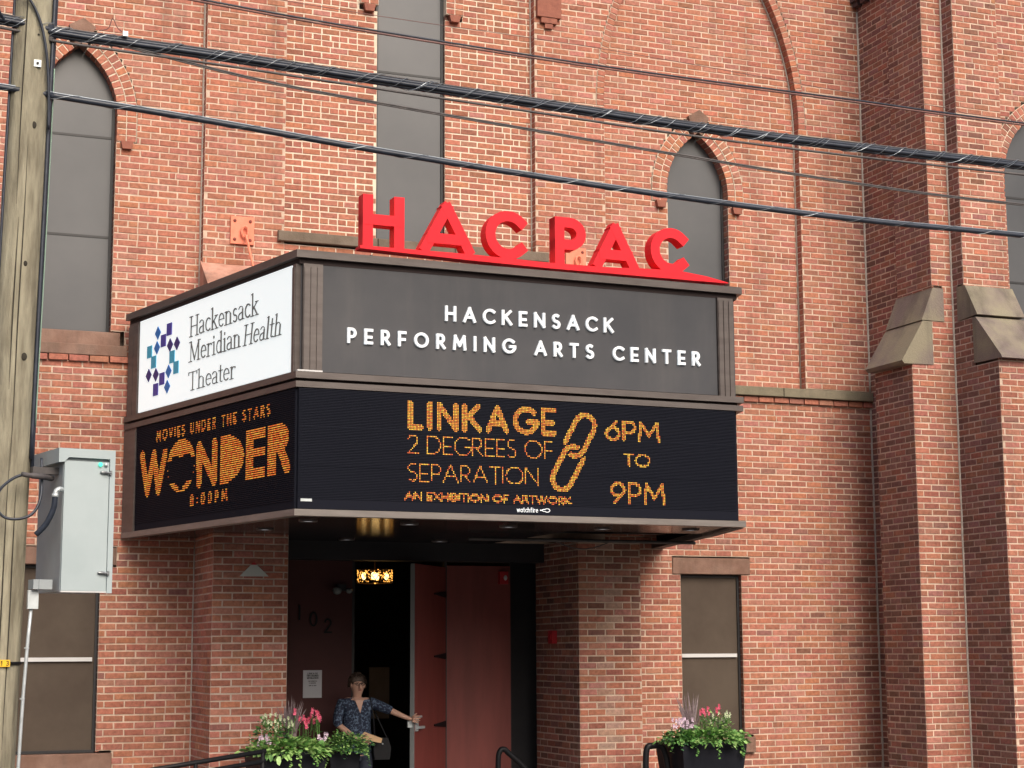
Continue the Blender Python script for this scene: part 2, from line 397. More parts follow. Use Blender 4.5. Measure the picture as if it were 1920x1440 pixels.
MORT = {'mortar': MB(), 'mortar_pale': MB(), 'mortar_grey': MB()}
def subtract(iv, h):
    o = []
    for a, b in iv:
        if h[1] <= a or h[0] >= b: o.append((a, b)); continue
        if h[0] > a: o.append((a, h[0]))
        if h[1] < b: o.append((h[1], b))
    return o
def rect_hole(a, b, z0, z1): return lambda z: (a, b) if z0 < z < z1 else None
def arch_half(z, half, spring, r):
    if z <= spring: return half
    d = r*r-(z-spring)**2
    if d <= 0: return -1
    return math.sqrt(d)-(r-half)
def arch_hole(c, half, z0, spring, r, extra=0.0, ex_from=None):
    def f(z):
        if z < z0: return None
        e = extra if (ex_from is None or z > ex_from) else 0.0
        h = arch_half(z, half+e, spring, r+e)
        return (c-h, c+h) if h > 0 else None
    return f
def panel(fr, u0, u1, z0, z1, zone, mortar='mortar', holes=(), keep=None, headers=None, phase=0.0, back=True, hide=None, half=False):
    pm_ = MB()
    k0 = math.floor((z0-Z0)/CO+1e-6); k1 = math.ceil((z1-Z0)/CO-1e-6)
    for k in range(k0, k1):
        a, b = max(Z0+k*CO, z0), min(Z0+(k+1)*CO, z1)
        if b-a < .02: continue
        zm = (a+b)/2
        iv = [(u0, u1)]
        if keep:
            h = keep(zm)
            if not h: continue
            iv = [(max(u0, h[0]), min(u1, h[1]))]
        for hf in holes:
            h = hf(zm)
            if h: iv = subtract(iv, h)
        hd = headers and (k % headers == 0)
        L = BL/2 if (hd or half) else BL
        for s, e in iv:
            if e-s < .01: continue
            if back:
                pm_.add([fr.P(s, a, -.0045), fr.P(e, a, -.0045), fr.P(e, b, -.0045), fr.P(s, b, -.0045)], [(0, 1, 2, 3)])
            if hide and hide(zm, s, e): continue
            off = phase + (k % 2)*L*.5 + rng.uniform(-.004, .004)
            n0 = math.floor((s-off)/L)
            x = off+n0*L
            while x < e:
                p, q = max(x, s)+MT/2*(x > s), min(x+L, e)-MT/2*(x+L < e)
                if p == s: p += .003
                if q == e: q -= .003
                if q-p > .022:
                    jx = rng.uniform(-.003, .003)
                    # now and then a cut or mortar-smeared brick
                    if L > .15 and rng.random() < .018 and q-p > .15:
                        mid = p+(q-p)*rng.choice((.33, .5, .66))
                        segs = [(p, mid-.006), (mid+.006, q)]
                    else: segs = [(p, q)]
                    for s0, s1 in segs:
                        geo = brick_geo(fr, s0+jx*(s0 > s+.01), s1+jx*(s1 < e-.01), a+MT/2, b-MT/2)
                        c = geo[8]
                        ALL.append((geo, tint(zone, c[0], c[1], c[2])))
                x += L
    if pm_.v: pm_.build('wall', mortar, bld)

FR = {}
def front(y): 
    return Frame(0, y, 1, 0)
def lside(x, y): # left-facing plane at X=x, u=0 at Y=y and growing towards the street
    return Frame(x, y, 0, -1)

YW, YR = 18.30, 18.42
LAN_L = dict(c=2.46, half=.40, spring=7.31, r=.848); LAN_R = dict(c=9.755, half=.405, spring=7.10, r=.842)
def rofs(d, e): return dict(c=d['c'], half=d['half'], spring=d['spring'], r=d['r'])
ARC = dict(c=9.79, half=1.31, spring=8.0, r=3.6)
WL, WR = (2.02, 2.81), (9.365, 10.155)
# lower wall
panel(front(YW), -1.2, 3.76, -.16, 4.64, 'lowleft', holes=[rect_hole(WL[0], WL[1], .70, 2.56), rect_hole(1.87, 2.965, 2.56, 2.74), rect_hole(1.87, 2.965, .51, .70)])
panel(front(YW), 8.42, 12.0, -.16, 4.64, 'lowright', mortar='mortar', holes=[rect_hole(WR[0], WR[1], .70, 2.54), rect_hole(9.26, 10.27, 2.54, 2.74), rect_hole(9.26, 10.27, .51, .70)], phase=.07)
panel(front(YW), 3.76, 8.42, 2.86, 4.64, 'lowright', hide=lambda z, s, e: True)
# upper left bay
panel(front(YR), -1.2, 3.78, 4.64, 10.5, 'left', holes=[arch_hole(LAN_L['c'], LAN_L['half'], 4.99, LAN_L['spring'], LAN_L['r'], .215, 7.04), rect_hole(1.9, 3.0, 4.69, 4.97)], phase=.03)
panel(lside(3.78, YR), 0, .115, 4.64, 10.5, 'left', 'mortar')
# left pilaster
panel(front(YW), 3.78, 4.66, 4.64, 10.5, 'left', phase=.115, holes=[rect_hole(3.6, 4.52, 4.5, 5.35)])
panel(front(YW), 4.66, 7.60, 4.64, 6.06, 'centre', 'mortar_pale')
# centre bay
panel(front(YR), 4.66, 7.60, 6.06, 10.5, 'centre', 'mortar_pale', holes=[rect_hole(5.73, 6.54, 6.19, 11), rect_hole(5.52, 5.73, 8.86, 11), rect_hole(6.54, 6.75, 8.86, 11)], headers=6, phase=.05)
panel(lside(7.60, YR), 0, .115, 6.06, 10.5, 'centre', 'mortar_grey')
# right bay: pilasters and spandrel, then the recessed arch panel
E_ = .105
panel(front(YW), 7.60, 12.0, 4.78, 10.5, 'right', holes=[arch_hole(ARC['c'], ARC['half'], 4.78, ARC['spring'], ARC['r'], E_, 8.0)], phase=.02)
panel(front(YR), 8.38, 11.2, 4.78, 10.5, 'right', keep=arch_hole(ARC['c'], ARC['half'], 4.78, ARC['spring'], ARC['r'], .03),
      holes=[arch_hole(LAN_R['c'], LAN_R['half'], 4.9, LAN_R['spring'], LAN_R['r'], .215, 6.93)], phase=.09)
panel(lside(11.10, YR), 0, .115, 4.78, 8.0, 'right', 'mortar')
# window jambs
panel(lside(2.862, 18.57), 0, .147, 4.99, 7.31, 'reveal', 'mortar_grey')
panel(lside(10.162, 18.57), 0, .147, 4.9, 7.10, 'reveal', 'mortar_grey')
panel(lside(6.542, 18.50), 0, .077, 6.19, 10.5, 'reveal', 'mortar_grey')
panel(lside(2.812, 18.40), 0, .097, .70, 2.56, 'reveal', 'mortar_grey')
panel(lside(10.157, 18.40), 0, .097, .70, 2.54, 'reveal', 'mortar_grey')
# entrance piers
for x0, x1, zn in ((3.76, 4.52, 'pier'), (7.69, 8.42, 'pier')):
    panel(front(17.40), x0, x1, -.16, 2.86, zn, 'mortar_grey' if x0 < 5 else 'mortar', phase=x0+.1)
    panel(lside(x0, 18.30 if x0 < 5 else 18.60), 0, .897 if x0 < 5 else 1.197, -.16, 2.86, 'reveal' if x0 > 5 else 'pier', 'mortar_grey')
# corner tower
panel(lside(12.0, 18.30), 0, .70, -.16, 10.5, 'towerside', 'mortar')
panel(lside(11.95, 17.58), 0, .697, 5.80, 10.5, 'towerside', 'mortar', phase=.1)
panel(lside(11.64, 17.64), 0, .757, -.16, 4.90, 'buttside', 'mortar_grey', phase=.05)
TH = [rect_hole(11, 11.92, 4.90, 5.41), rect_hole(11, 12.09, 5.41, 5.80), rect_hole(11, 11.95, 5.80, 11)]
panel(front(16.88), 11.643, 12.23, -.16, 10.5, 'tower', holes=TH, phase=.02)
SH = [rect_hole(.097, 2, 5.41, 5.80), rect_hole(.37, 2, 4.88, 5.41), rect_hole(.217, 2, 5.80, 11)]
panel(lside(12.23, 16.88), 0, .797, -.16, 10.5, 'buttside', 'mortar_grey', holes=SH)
panel(front(16.66), 12.233, 12.86, 5.80, 10.5, 'tower', holes=[], phase=.06)
panel(front(16.08), 12.233, 14.5, -.16, 4.88, 'tower', 'mortar', phase=.04)
LAN_T = dict(c=13.42, half=.45, spring=7.18, r=.9)
panel(front(16.78), 12.86, 15.0, 5.3, 10.5, 'tower', holes=[arch_hole(LAN_T['c'], LAN_T['half'], 4.9, LAN_T['spring'], LAN_T['r'], .21, 6.95)], phase=.08)
for k, mb in MORT.items():
    if mb.v: mb.build('wall', k, bld)
M['joint'] = mat('corner_joint', (.42, .37, .32), (.55, .49, .42), .95, 9, bump=.5)
for x, y, z0_, z1_, r_ in ((12.0, 18.30, 4.78, 9.65, .016), (12.0, 18.30, -.16, 4.6, .014), (12.23, 16.88, -.16, 10.5, .014), (3.78, 18.42, 4.97, 10.5, .016), (7.60, 18.42, 6.2, 10.5, .012), (3.76, 18.30, -.16, 2.8, .010)):
    mb = MB(); mb.tube([(x-.002+rng.uniform(-.003, .003), y-.002, z) for z in np.arange(z0_, z1_+.1, .21)], r_, 6); mb.build('corner_joint', 'joint', bld, smooth=True)

for a, b in (((-1.2, 18.62, 2.95), (12.0, 18.9, 10.5)), ((-1.2, 18.62, -.16), (4.0, 18.9, 2.95)), ((8.2, 18.62, -.16), (12.0, 18.9, 2.95)), ((12.03, 17.0, -.16), (15.0, 18.9, 10.5)), ((12.27, 16.12, -.16), (14.5, 17.0, 4.84)),
             ((12.27, 16.70, 4.84), (12.83, 17.0, 10.5)), ((11.68, 16.92, -.16), (12.03, 17.60, 4.85)), ((11.99, 16.92, 4.86), (12.19, 17.55, 10.5)), ((3.80, 17.44, -.16), (4.48, 18.27, 2.83)), ((7.73, 17.44, -.16), (8.38, 18.56, 2.83))):
    mb = MB(); mb.box(a, b); mb.build('wall_core', 'mortar_grey', bld)
# choose the 300 bricks that show largest; everything else is one stuff part
def occl(x, y):
    if x < 112 and y < 1440: return True
    if x < 216 and 838 < y < 1116: return True
    if 560 < x < 1400 and 470 < y < 1000: return True
    if 225 < x <= 560 and y > 470+(560-x)*.4 and y < 1012-(x-225)*.17: return True
    if 480 < x < 690 and y > 1330: return True
    if 1250 < x < 1410 and y > 1345: return True
    return not (0 <= x < 1920 and 0 <= y < 1440)
sc_ = []
for i, (geo, col) in enumerate(ALL):
    pts = [proj(p) for p in geo[8:12]]
    cx = sum(p[0] for p in pts)/4; cy = sum(p[1] for p in pts)/4
    a = 0
    for q in range(4):
        x0, y0 = pts[q]; x1, y1 = pts[(q+1) % 4]; a += x0*y1-x1*y0
    a = abs(a)/2
    if occl(cx, cy): a = 0
    sc_.append((a, i))
sc_.sort(reverse=True)
single = set(i for a, i in sc_[:300])
stuff = MB()
for i, (geo, col) in enumerate(ALL):
    if i in single:
        o = geo[0]
        me = bpy.data.meshes.new('brick'); me.from_pydata([tuple(Vector(p)-Vector(o)) for p in geo], [], BF); me.materials.append(M['brick1'])
        ob = link_mesh('brick', me, o, bld); ob.color = (*col, 1)
    else:
        stuff.add(geo, BF, 0, col)
stuff.build('brick_courses', 'brick', bld, kind='stuff')

# ---- arch rings: every voussoir a brick of its own
def vous(fr, quad, depth, w, zone):
    j = lambda: rng.uniform(-.0015, .0015)
    q = [(a+j(), b+j()) for a, b in quad]
    cx = sum(a for a, b in q)/4; cz = sum(b for a, b in q)/4
    s = .955
    qi = [(cx+(a-cx)*s, cz+(b-cz)*s) for a, b in q]
    geo = [fr.P(a, b, w-depth) for a, b in q] + [fr.P(a, b, w-.003) for a, b in q] + [fr.P(a, b, w+rng.uniform(-.001, .001)) for a, b in qi]
    o = geo[0]
    me = bpy.data.meshes.new('arch_brick'); me.from_pydata([tuple(p-o) for p in geo], [], BF); me.materials.append(M['brick1'])
    ob = link_mesh('arch_brick', me, o, bld)
    c = tint(zone, geo[0][0], geo[0][1], geo[0][2]); ob.color = (*c, 1)
def ring(fr, A, r0, r1, w, depth, zone, low, skip_top=.075, back='mortar_pale', lim=None, sides=(1, -1)):
    c, half, sp, r = A['c'], A['half'], A['spring'], A['r']
    ox = r-half
    for sd in sides:
        amax = math.acos(min(1, ox/(r+r0)))
        L = (r+r0)*amax; n = max(3, round(L/.072)); g_ = MT/2/(r+r0)
        for i in range(n):
            a0, a1 = amax*i/n, amax*(i+1)/n
            if lim and (r+r0)*math.sin(a0)+sp > lim: break
            pt = lambda a, rr: (c+sd*(-ox+rr*math.cos(a)), sp+rr*math.sin(a))
            if abs(pt((a0+a1)/2, r+(r0+r1)/2)[0]-c) < skip_top: continue
            q = [pt(a0+g_, r+r0+.003), pt(a0+g_, r+r1-.006), pt(a1-g_, r+r1-.006), pt(a1-g_, r+r0+.003)]
            if sd < 0: q = q[::-1]
            vous(fr, q, depth, w, zone)
            bi = r0+.010 if r0 == 0 else r0-.006
            b_ = [pt(a0, r+bi), pt(a0, r+r1-.001), pt(a1, r+r1-.001), pt(a1, r+bi)]
            if sd < 0: b_ = b_[::-1]
            fr.prism(RB[back], b_, w-depth+.004, w-.006)
        z = sp
        while z-.07 > low-.01:
            e0, e1 = c+sd*(half+r0+.003), c+sd*(half+r1-.006)
            vous(fr, [(min(e0, e1), z-.07+MT/2), (max(e0, e1), z-.07+MT/2), (max(e0, e1), z-MT/2), (min(e0, e1), z-MT/2)], depth, w, zone)
            bi = r0+.010 if r0 == 0 else r0-.006
            a_, b_ = sorted((c+sd*(half+bi), c+sd*(half+r1-.001)))
            fr.box(RB[back], a_, b_, z-.07, z, w-depth+.004, w-.006)
            z -= .07
        # projecting corbel brick at the foot of the ring
    return
RB = {'mortar_pale': MB(), 'mortar': MB(), 'mortar_grey': MB()}
fR = front(YR)
ring(fR, LAN_L, 0, .105, .0, .15, 'left', 7.03); ring(fR, LAN_L, .105, .21, .008, .1, 'left', 7.03)
ring(fR, LAN_R, 0, .105, .0, .15, 'right', 6.93); ring(fR, LAN_R, .105, .21, .012, .1, 'right', 6.93)
fY = front(YW)
ring(fY, ARC, 0, .10, .0, .115, 'right', 7.99, lim=10.2, back='mortar')
fT = front(16.78)
ring(fT, LAN_T, 0, .10, .0, .15, 'tower', 7.0); ring(fT, LAN_T, .10, .20, .010, .1, 'tower', 7.0)
# straight hood legs beside the tall window
for a, b in ((5.52, 5.73), (6.54, 6.75)):
    z = 8.90
    while z < 10.4:
        vous(fR, [(a+.004, z+MT/2), ((a+b)/2-.006, z+MT/2), ((a+b)/2-.006, z+.07-MT/2), (a+.004, z+.07-MT/2)], .12, .05, 'centre')
        vous(fR, [((a+b)/2+.006, z+MT/2), (b-.004, z+MT/2), (b-.004, z+.07-MT/2), ((a+b)/2+.006, z+.07-MT/2)], .12, .05, 'centre')
        z += .07
    fR.box(RB['mortar_pale'], a, b, 8.90, 10.5, -.11, .044)
for k, mb in RB.items():
    if mb.v: mb.build('arch_mortar', k, bld, kind='stuff')
_a = [(11.10+.002, 4.80), (11.10+.002, 8.0)]+[(ARC['c']-(ARC['r']-ARC['half'])+ARC['r']*math.cos(q), 8.0+ARC['r']*math.sin(q)) for q in np.linspace(.02, .75, 22)]
mb = MB(); mb.tube([(x-.006, 18.414, z) for x, z in _a], .010, 6); mb.build('corner_joint', 'joint', bld, smooth=True)
# corbels
def corbel(fr, u, z, wd, w):
    mb = MB(); fr.prism(mb, [(u-wd*.24, z-.085), (u+wd*.24, z-.085), (u+wd*.33, z-.004), (u-wd*.33, z-.004)], -.02, w*.9)
    mb.build('corbel', 'brownred', bld)
M['brownred'] = mat('corbel_brick', (.24, .085, .06), (.32, .12, .08), .9, 12, bump=.4)
corbel(fR, LAN_L['c']+.51, 7.03, .20, .05); corbel(fR, LAN_L['c']-.51, 7.03, .20, .05)
corbel(fR, LAN_R['c']+.51, 6.96, .20, .06); corbel(fR, LAN_R['c']-.51, 6.96, .20, .06)
corbel(fR, 5.625, 8.90, .21, .07); corbel(fR, 6.645, 8.90, .21, .07)
mb = MB()
fY.box(mb, 7.62, 7.92, 8.98, 10.4, -.02, .055); fY.box(mb, 7.67, 7.87, 8.91, 8.979, -.02, .045); fY.box(mb, 7.72, 7.82, 8.85, 8.909, -.02, .035)
mb.build('corbel', 'brownred', bld)
corbel(fT, LAN_T['c']-.55, 7.0, .19, .05)
# stepped brick corbel table at the top of the tower side
mb = MB(); fs = lside(12.0, 18.30)
for i in range(6):
    fs.box(mb, .02+i*.16, .12+i*.16, 9.66+i*0, 9.72, -.02, .07)
fs.box(mb, 0, 1.0, 9.722, 10.6, -.02, .10)
mb.build('corbel_table', 'soot_brick', bld) if False else None
M['soot_brick'] = mat('soot_brick', (.07, .045, .045), (.12, .07, .065), .9, 14, bump=.5)
mb.build('corbel_table', 'soot_brick', bld)

# ---- stone trim (each stone a part)
def stone(fr, u0, u1, z0, z1, w0, w1, mt_='brownstone', name='stone', slope=0.0):
    mb = MB()
    vs = []
    c = .006
    P = fr.P
    # front-face chamfered block; slope drops the front top edge
    vs = [P(u0, z0, w0), P(u1, z0, w0), P(u1, z1, w0), P(u0, z1, w0),
          P(u0, z0, w1-c), P(u1, z0, w1-c), P(u1, z1-slope, w1-c), P(u0, z1-slope, w1-c),
          P(u0+c, z0+c, w1), P(u1-c, z0+c, w1), P(u1-c, z1-slope-c, w1), P(u0+c, z1-slope-c, w1)]
    mb.add(vs, BF)
    return mb.build(name, mt_, bld)
stone(fR, 1.90, 2.95, 4.82, 4.965, -.1, .06, 'brownstone', 'sill_stone')
stone(fR, 1.87, 3.01, 4.70, 4.812, -.1, .155, 'brownstone', 'sill_stone')
# right string course in three lengths
for a, b in ((9.0, 10.75), (10.758, 12.0-.004)):
    stone(fY, a, b, 4.655, 4.775, -.1, .07, 'olive_stone', 'string_stone', slope=.012)
for a, b in ((4.585, 5.70), (5.708, 6.60), (6.608, 7.74)):
    stone(fY, a, b, 6.062, 6.187, -.1, .05, 'brown_olive', 'string_stone', slope=.015) if 'brown_olive' in M else None
M['brown_olive'] = mat('brown_olive_stone', (.13, .098, .072), (.19, .15, .115), .9, 4, bump=.5, bscale=50)
for a, b in ((4.585, 5.70), (5.708, 6.60), (6.608, 7.74)):
    stone(fY, a, b, 6.062, 6.187, -.1, .05, 'brown_olive', 'string_stone', slope=.015)
stone(fY, 1.88, 2.96, 2.562, 2.738, -.1, .012, 'brownstone', 'lintel')
stone(fY, 1.87, 2.965, .52, .695, -.1, .05, 'brownstone', 'sill_stone')
stone(fY, 9.262, 10.268, 2.545, 2.732, -.1, .012, 'brownstone', 'lintel')
stone(fY, 9.262, 10.268, .52, .695, -.1, .05, 'brownstone', 'sill_stone')
# ledge course of brick under the string courses
for a, b, zn in ((1.4, 3.25, 'lowleft'), (9.0, 12.0, 'lowright')):
    lg = Frame(0, YW-.035, 1, 0)
    x = a
    while x < b-.05:
        e = min(x+BL-MT, b)
        geo = brick_geo(lg, x, e, 4.582 if a > 5 else 4.635, 4.645 if a > 5 else 4.695)
        me = bpy.data.meshes.new('ledge_brick'); o = geo[0]
        me.from_pydata([tuple(p-o) for p in geo], [], BF); me.materials.append(M['brick1'])
        ob = link_mesh('ledge_brick', me, o, bld); ob.color = (*tint(zn, x, 18, 4.6), 1)
        x += BL
# keystones
for c, zt in ((2.46, 8.03), (9.755, 7.83)):
    mb = MB()
    fR.prism(mb, [(c-.055, zt-.035), (c, zt+.012), (c+.055, zt-.035), (c+.10, zt+.10), (c+.15, zt+.20), (c+.02, zt+.29), (c-.13, zt+.20), (c-.10, zt+.10)], -.12, .05)
    mb.build('keystone', 'key_stone' if 'key_stone' in M else 'brownstone', bld)
# weathered slope stone on the left pier above the marquee, and its twin on the right
for x0, x1 in ((3.76, 4.52), (7.69, 8.42)):
    mb = MB()
    A_, B_ = (18.34, 5.79), (17.38, 5.05)
    vs = [(x0, 18.34, 4.6), (x1, 18.34, 4.6), (x1, 18.34, 5.79), (x0, 18.34, 5.79), (x0, 17.36, 4.6), (x1, 17.36, 4.6), (x1, 17.36, 5.03), (x0, 17.36, 5.03), ]
    mb.add(vs, [(0, 1, 2, 3), (4, 7, 6, 5), (3, 2, 6, 7), (0, 3, 7, 4), (1, 5, 6, 2), (0, 4, 5, 1)])
    mb.build('weathering_stone', 'pink_stone', bld)
# buttress cap stones: profiles extruded
def capstone(pts3, vec):
    mb = MB(); mb.poly(pts3, vec); return mb.build('cap_stone', 'cap_stone', bld)
yb = .74
capstone([(11.79, 16.872, 5.415), (12.10, 16.872, 5.412), (12.10, 16.872, 5.80), (11.955, 16.872, 5.80)], (0, yb, 0))
capstone([(11.50, 16.868, 4.93), (11.53, 16.868, 4.895), (11.926, 16.868, 4.90), (11.926, 16.868, 5.405), (11.80, 16.868, 5.405)], (0, yb+.02, 0))
capstone([(12.222, 16.79, 5.412), (12.222, 16.42, 5.43), (12.222, 16.63, 5.805), (12.222, 16.79, 5.81)][::-1], (.66, 0, 0))
capstone([(12.217, 16.51, 4.88), (12.217, 16.00, 4.87), (12.217, 16.02, 4.905), (12.217, 16.45, 5.405), (12.217, 16.51, 5.405)][::-1], (1.5, 0, 0))

# ---- windows: a frame (part) with panes, bars as its children
def rect_window(fr, u0, u1, z0, z1, w, pane_mat, bars=(), divs=(), arch=None, label=None):
    mb = MB(); t = .028
    fr.box(mb, u0, u0+t, z0, z1, w-.05, w+.02); fr.box(mb, u1-t, u1, z0, z1, w-.05, w+.02)
    fr.box(mb, u0+t, u1-t, z0, z0+t, w-.05, w+.02)
    if not arch: fr.box(mb, u0+t, u1-t, z1-t, z1, w-.05, w+.02)
    fo = mb.build('window', 'frame_dark', bld)
    if label: fo['label'] = label
    zs = [z0+.002] + sorted(divs) + [z1]
    for a, b in zip(zs[:-1], zs[1:]):
        pm = MB()
        if arch and b == zs[-1]:
            c, half, sp, r = arch; pts = [(c-half, a+.006), (c+half, a+.006)]
            n = 14
            R_ = [(c-(r-half)+r*math.cos(q), sp+r*math.sin(q)) for q in [math.acos((r-half)/r)*i/n for i in range(n+1)]]
            L_ = [(2*c-x, y) for x, y in R_[::-1]]
            fr.prism(pm, pts+R_+L_[1:], w-.04, w)
        else:
            fr.box(pm, u0+.004, u1-.004, a+.006, b-.006, w-.04, w)
        pm.build('pane', pane_mat, fo)
    for d in divs:
        dm = MB(); fr.box(dm, u0+t, u1-t, d-.012, d+.012, w-.03, w+.006); dm.build('divider', 'frame_dark', fo)
    for d in bars:
        dm = MB(); fr.box(dm, u0+.03, u1-.05, d-.02, d+.02, w+.002, w+.03); dm.build('bar', 'white_bar', fo)
    return fo
A1 = (LAN_L['c'], LAN_L['half']+.03, LAN_L['spring'], LAN_L['r']+.03)
rect_window(fR, 2.06, 2.86, 4.97, 8.06, -.14, 'grey_panel', divs=(6.01, 7.09), arch=A1, label='tall pointed window with grey panels above the lower left wall')
A2 = (LAN_R['c'], LAN_R['half']+.03, LAN_R['spring'], LAN_R['r']+.03)
rect_window(fR, 9.35, 10.16, 4.9, 7.86, -.14, 'grey_panel', divs=(5.9,), arch=A2, label='pointed window with grey panel inside the large blind arch')
rect_window(fR, 5.73, 6.54, 6.19, 10.4, -.07, 'grey_panel', divs=(8.16,), label='tall narrow grey window in the middle bay')
A3 = (LAN_T['c'], LAN_T['half']+.03, LAN_T['spring'], LAN_T['r']+.03)
rect_window(fT, LAN_T['c']-.45, LAN_T['c']+.45, 5.3, 8.1, -.12, 'grey_panel', divs=(5.95, 6.98), arch=A3, label='pointed tower window at the right edge')
rect_window(fY, WL[0], WL[1], .70, 2.558, -.085, 'brown_panel', bars=(1.62,), label='lower left window with brown screen and white bar')
rect_window(fY, WR[0], WR[1], .70, 2.538, -.085, 'brown_panel', bars=(1.62,), label='lower right window with brown screen and white bar')

# ---- entrance recess, interior and its walls
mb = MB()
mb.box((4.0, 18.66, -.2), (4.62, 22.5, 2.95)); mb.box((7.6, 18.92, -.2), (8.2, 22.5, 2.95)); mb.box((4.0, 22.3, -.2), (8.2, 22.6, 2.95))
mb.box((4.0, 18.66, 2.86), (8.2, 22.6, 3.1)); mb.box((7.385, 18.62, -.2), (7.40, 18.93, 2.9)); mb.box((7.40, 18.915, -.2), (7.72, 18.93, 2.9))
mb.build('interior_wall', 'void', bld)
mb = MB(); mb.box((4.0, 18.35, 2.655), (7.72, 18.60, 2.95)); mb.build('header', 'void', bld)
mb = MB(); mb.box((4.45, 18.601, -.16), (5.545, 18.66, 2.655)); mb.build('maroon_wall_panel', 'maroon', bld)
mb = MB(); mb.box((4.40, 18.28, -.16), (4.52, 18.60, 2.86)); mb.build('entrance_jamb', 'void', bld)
mb = MB(); mb.box((5.545, 18.60, -.16), (5.575, 18.68, 2.655)); mb.box((6.60, 18.60, -.16), (6.63, 18.68, 2.655)); mb.build('door_frame', 'frame_dark', bld)
mb = MB(); mb.box((4.62, 20.6, -.16), (5.5, 20.7, 2.9)); mb.box((6.3, 20.4, .9), (6.55, 20.42, 1.5)); mb.build('lobby_partition', 'lobby', bld) if 'lobby' in M else None
M['lobby'] = mat('lobby_partition', (.22, .16, .11), (.28, .20, .15), .7, 4)
mb.build('lobby_partition', 'lobby', bld)

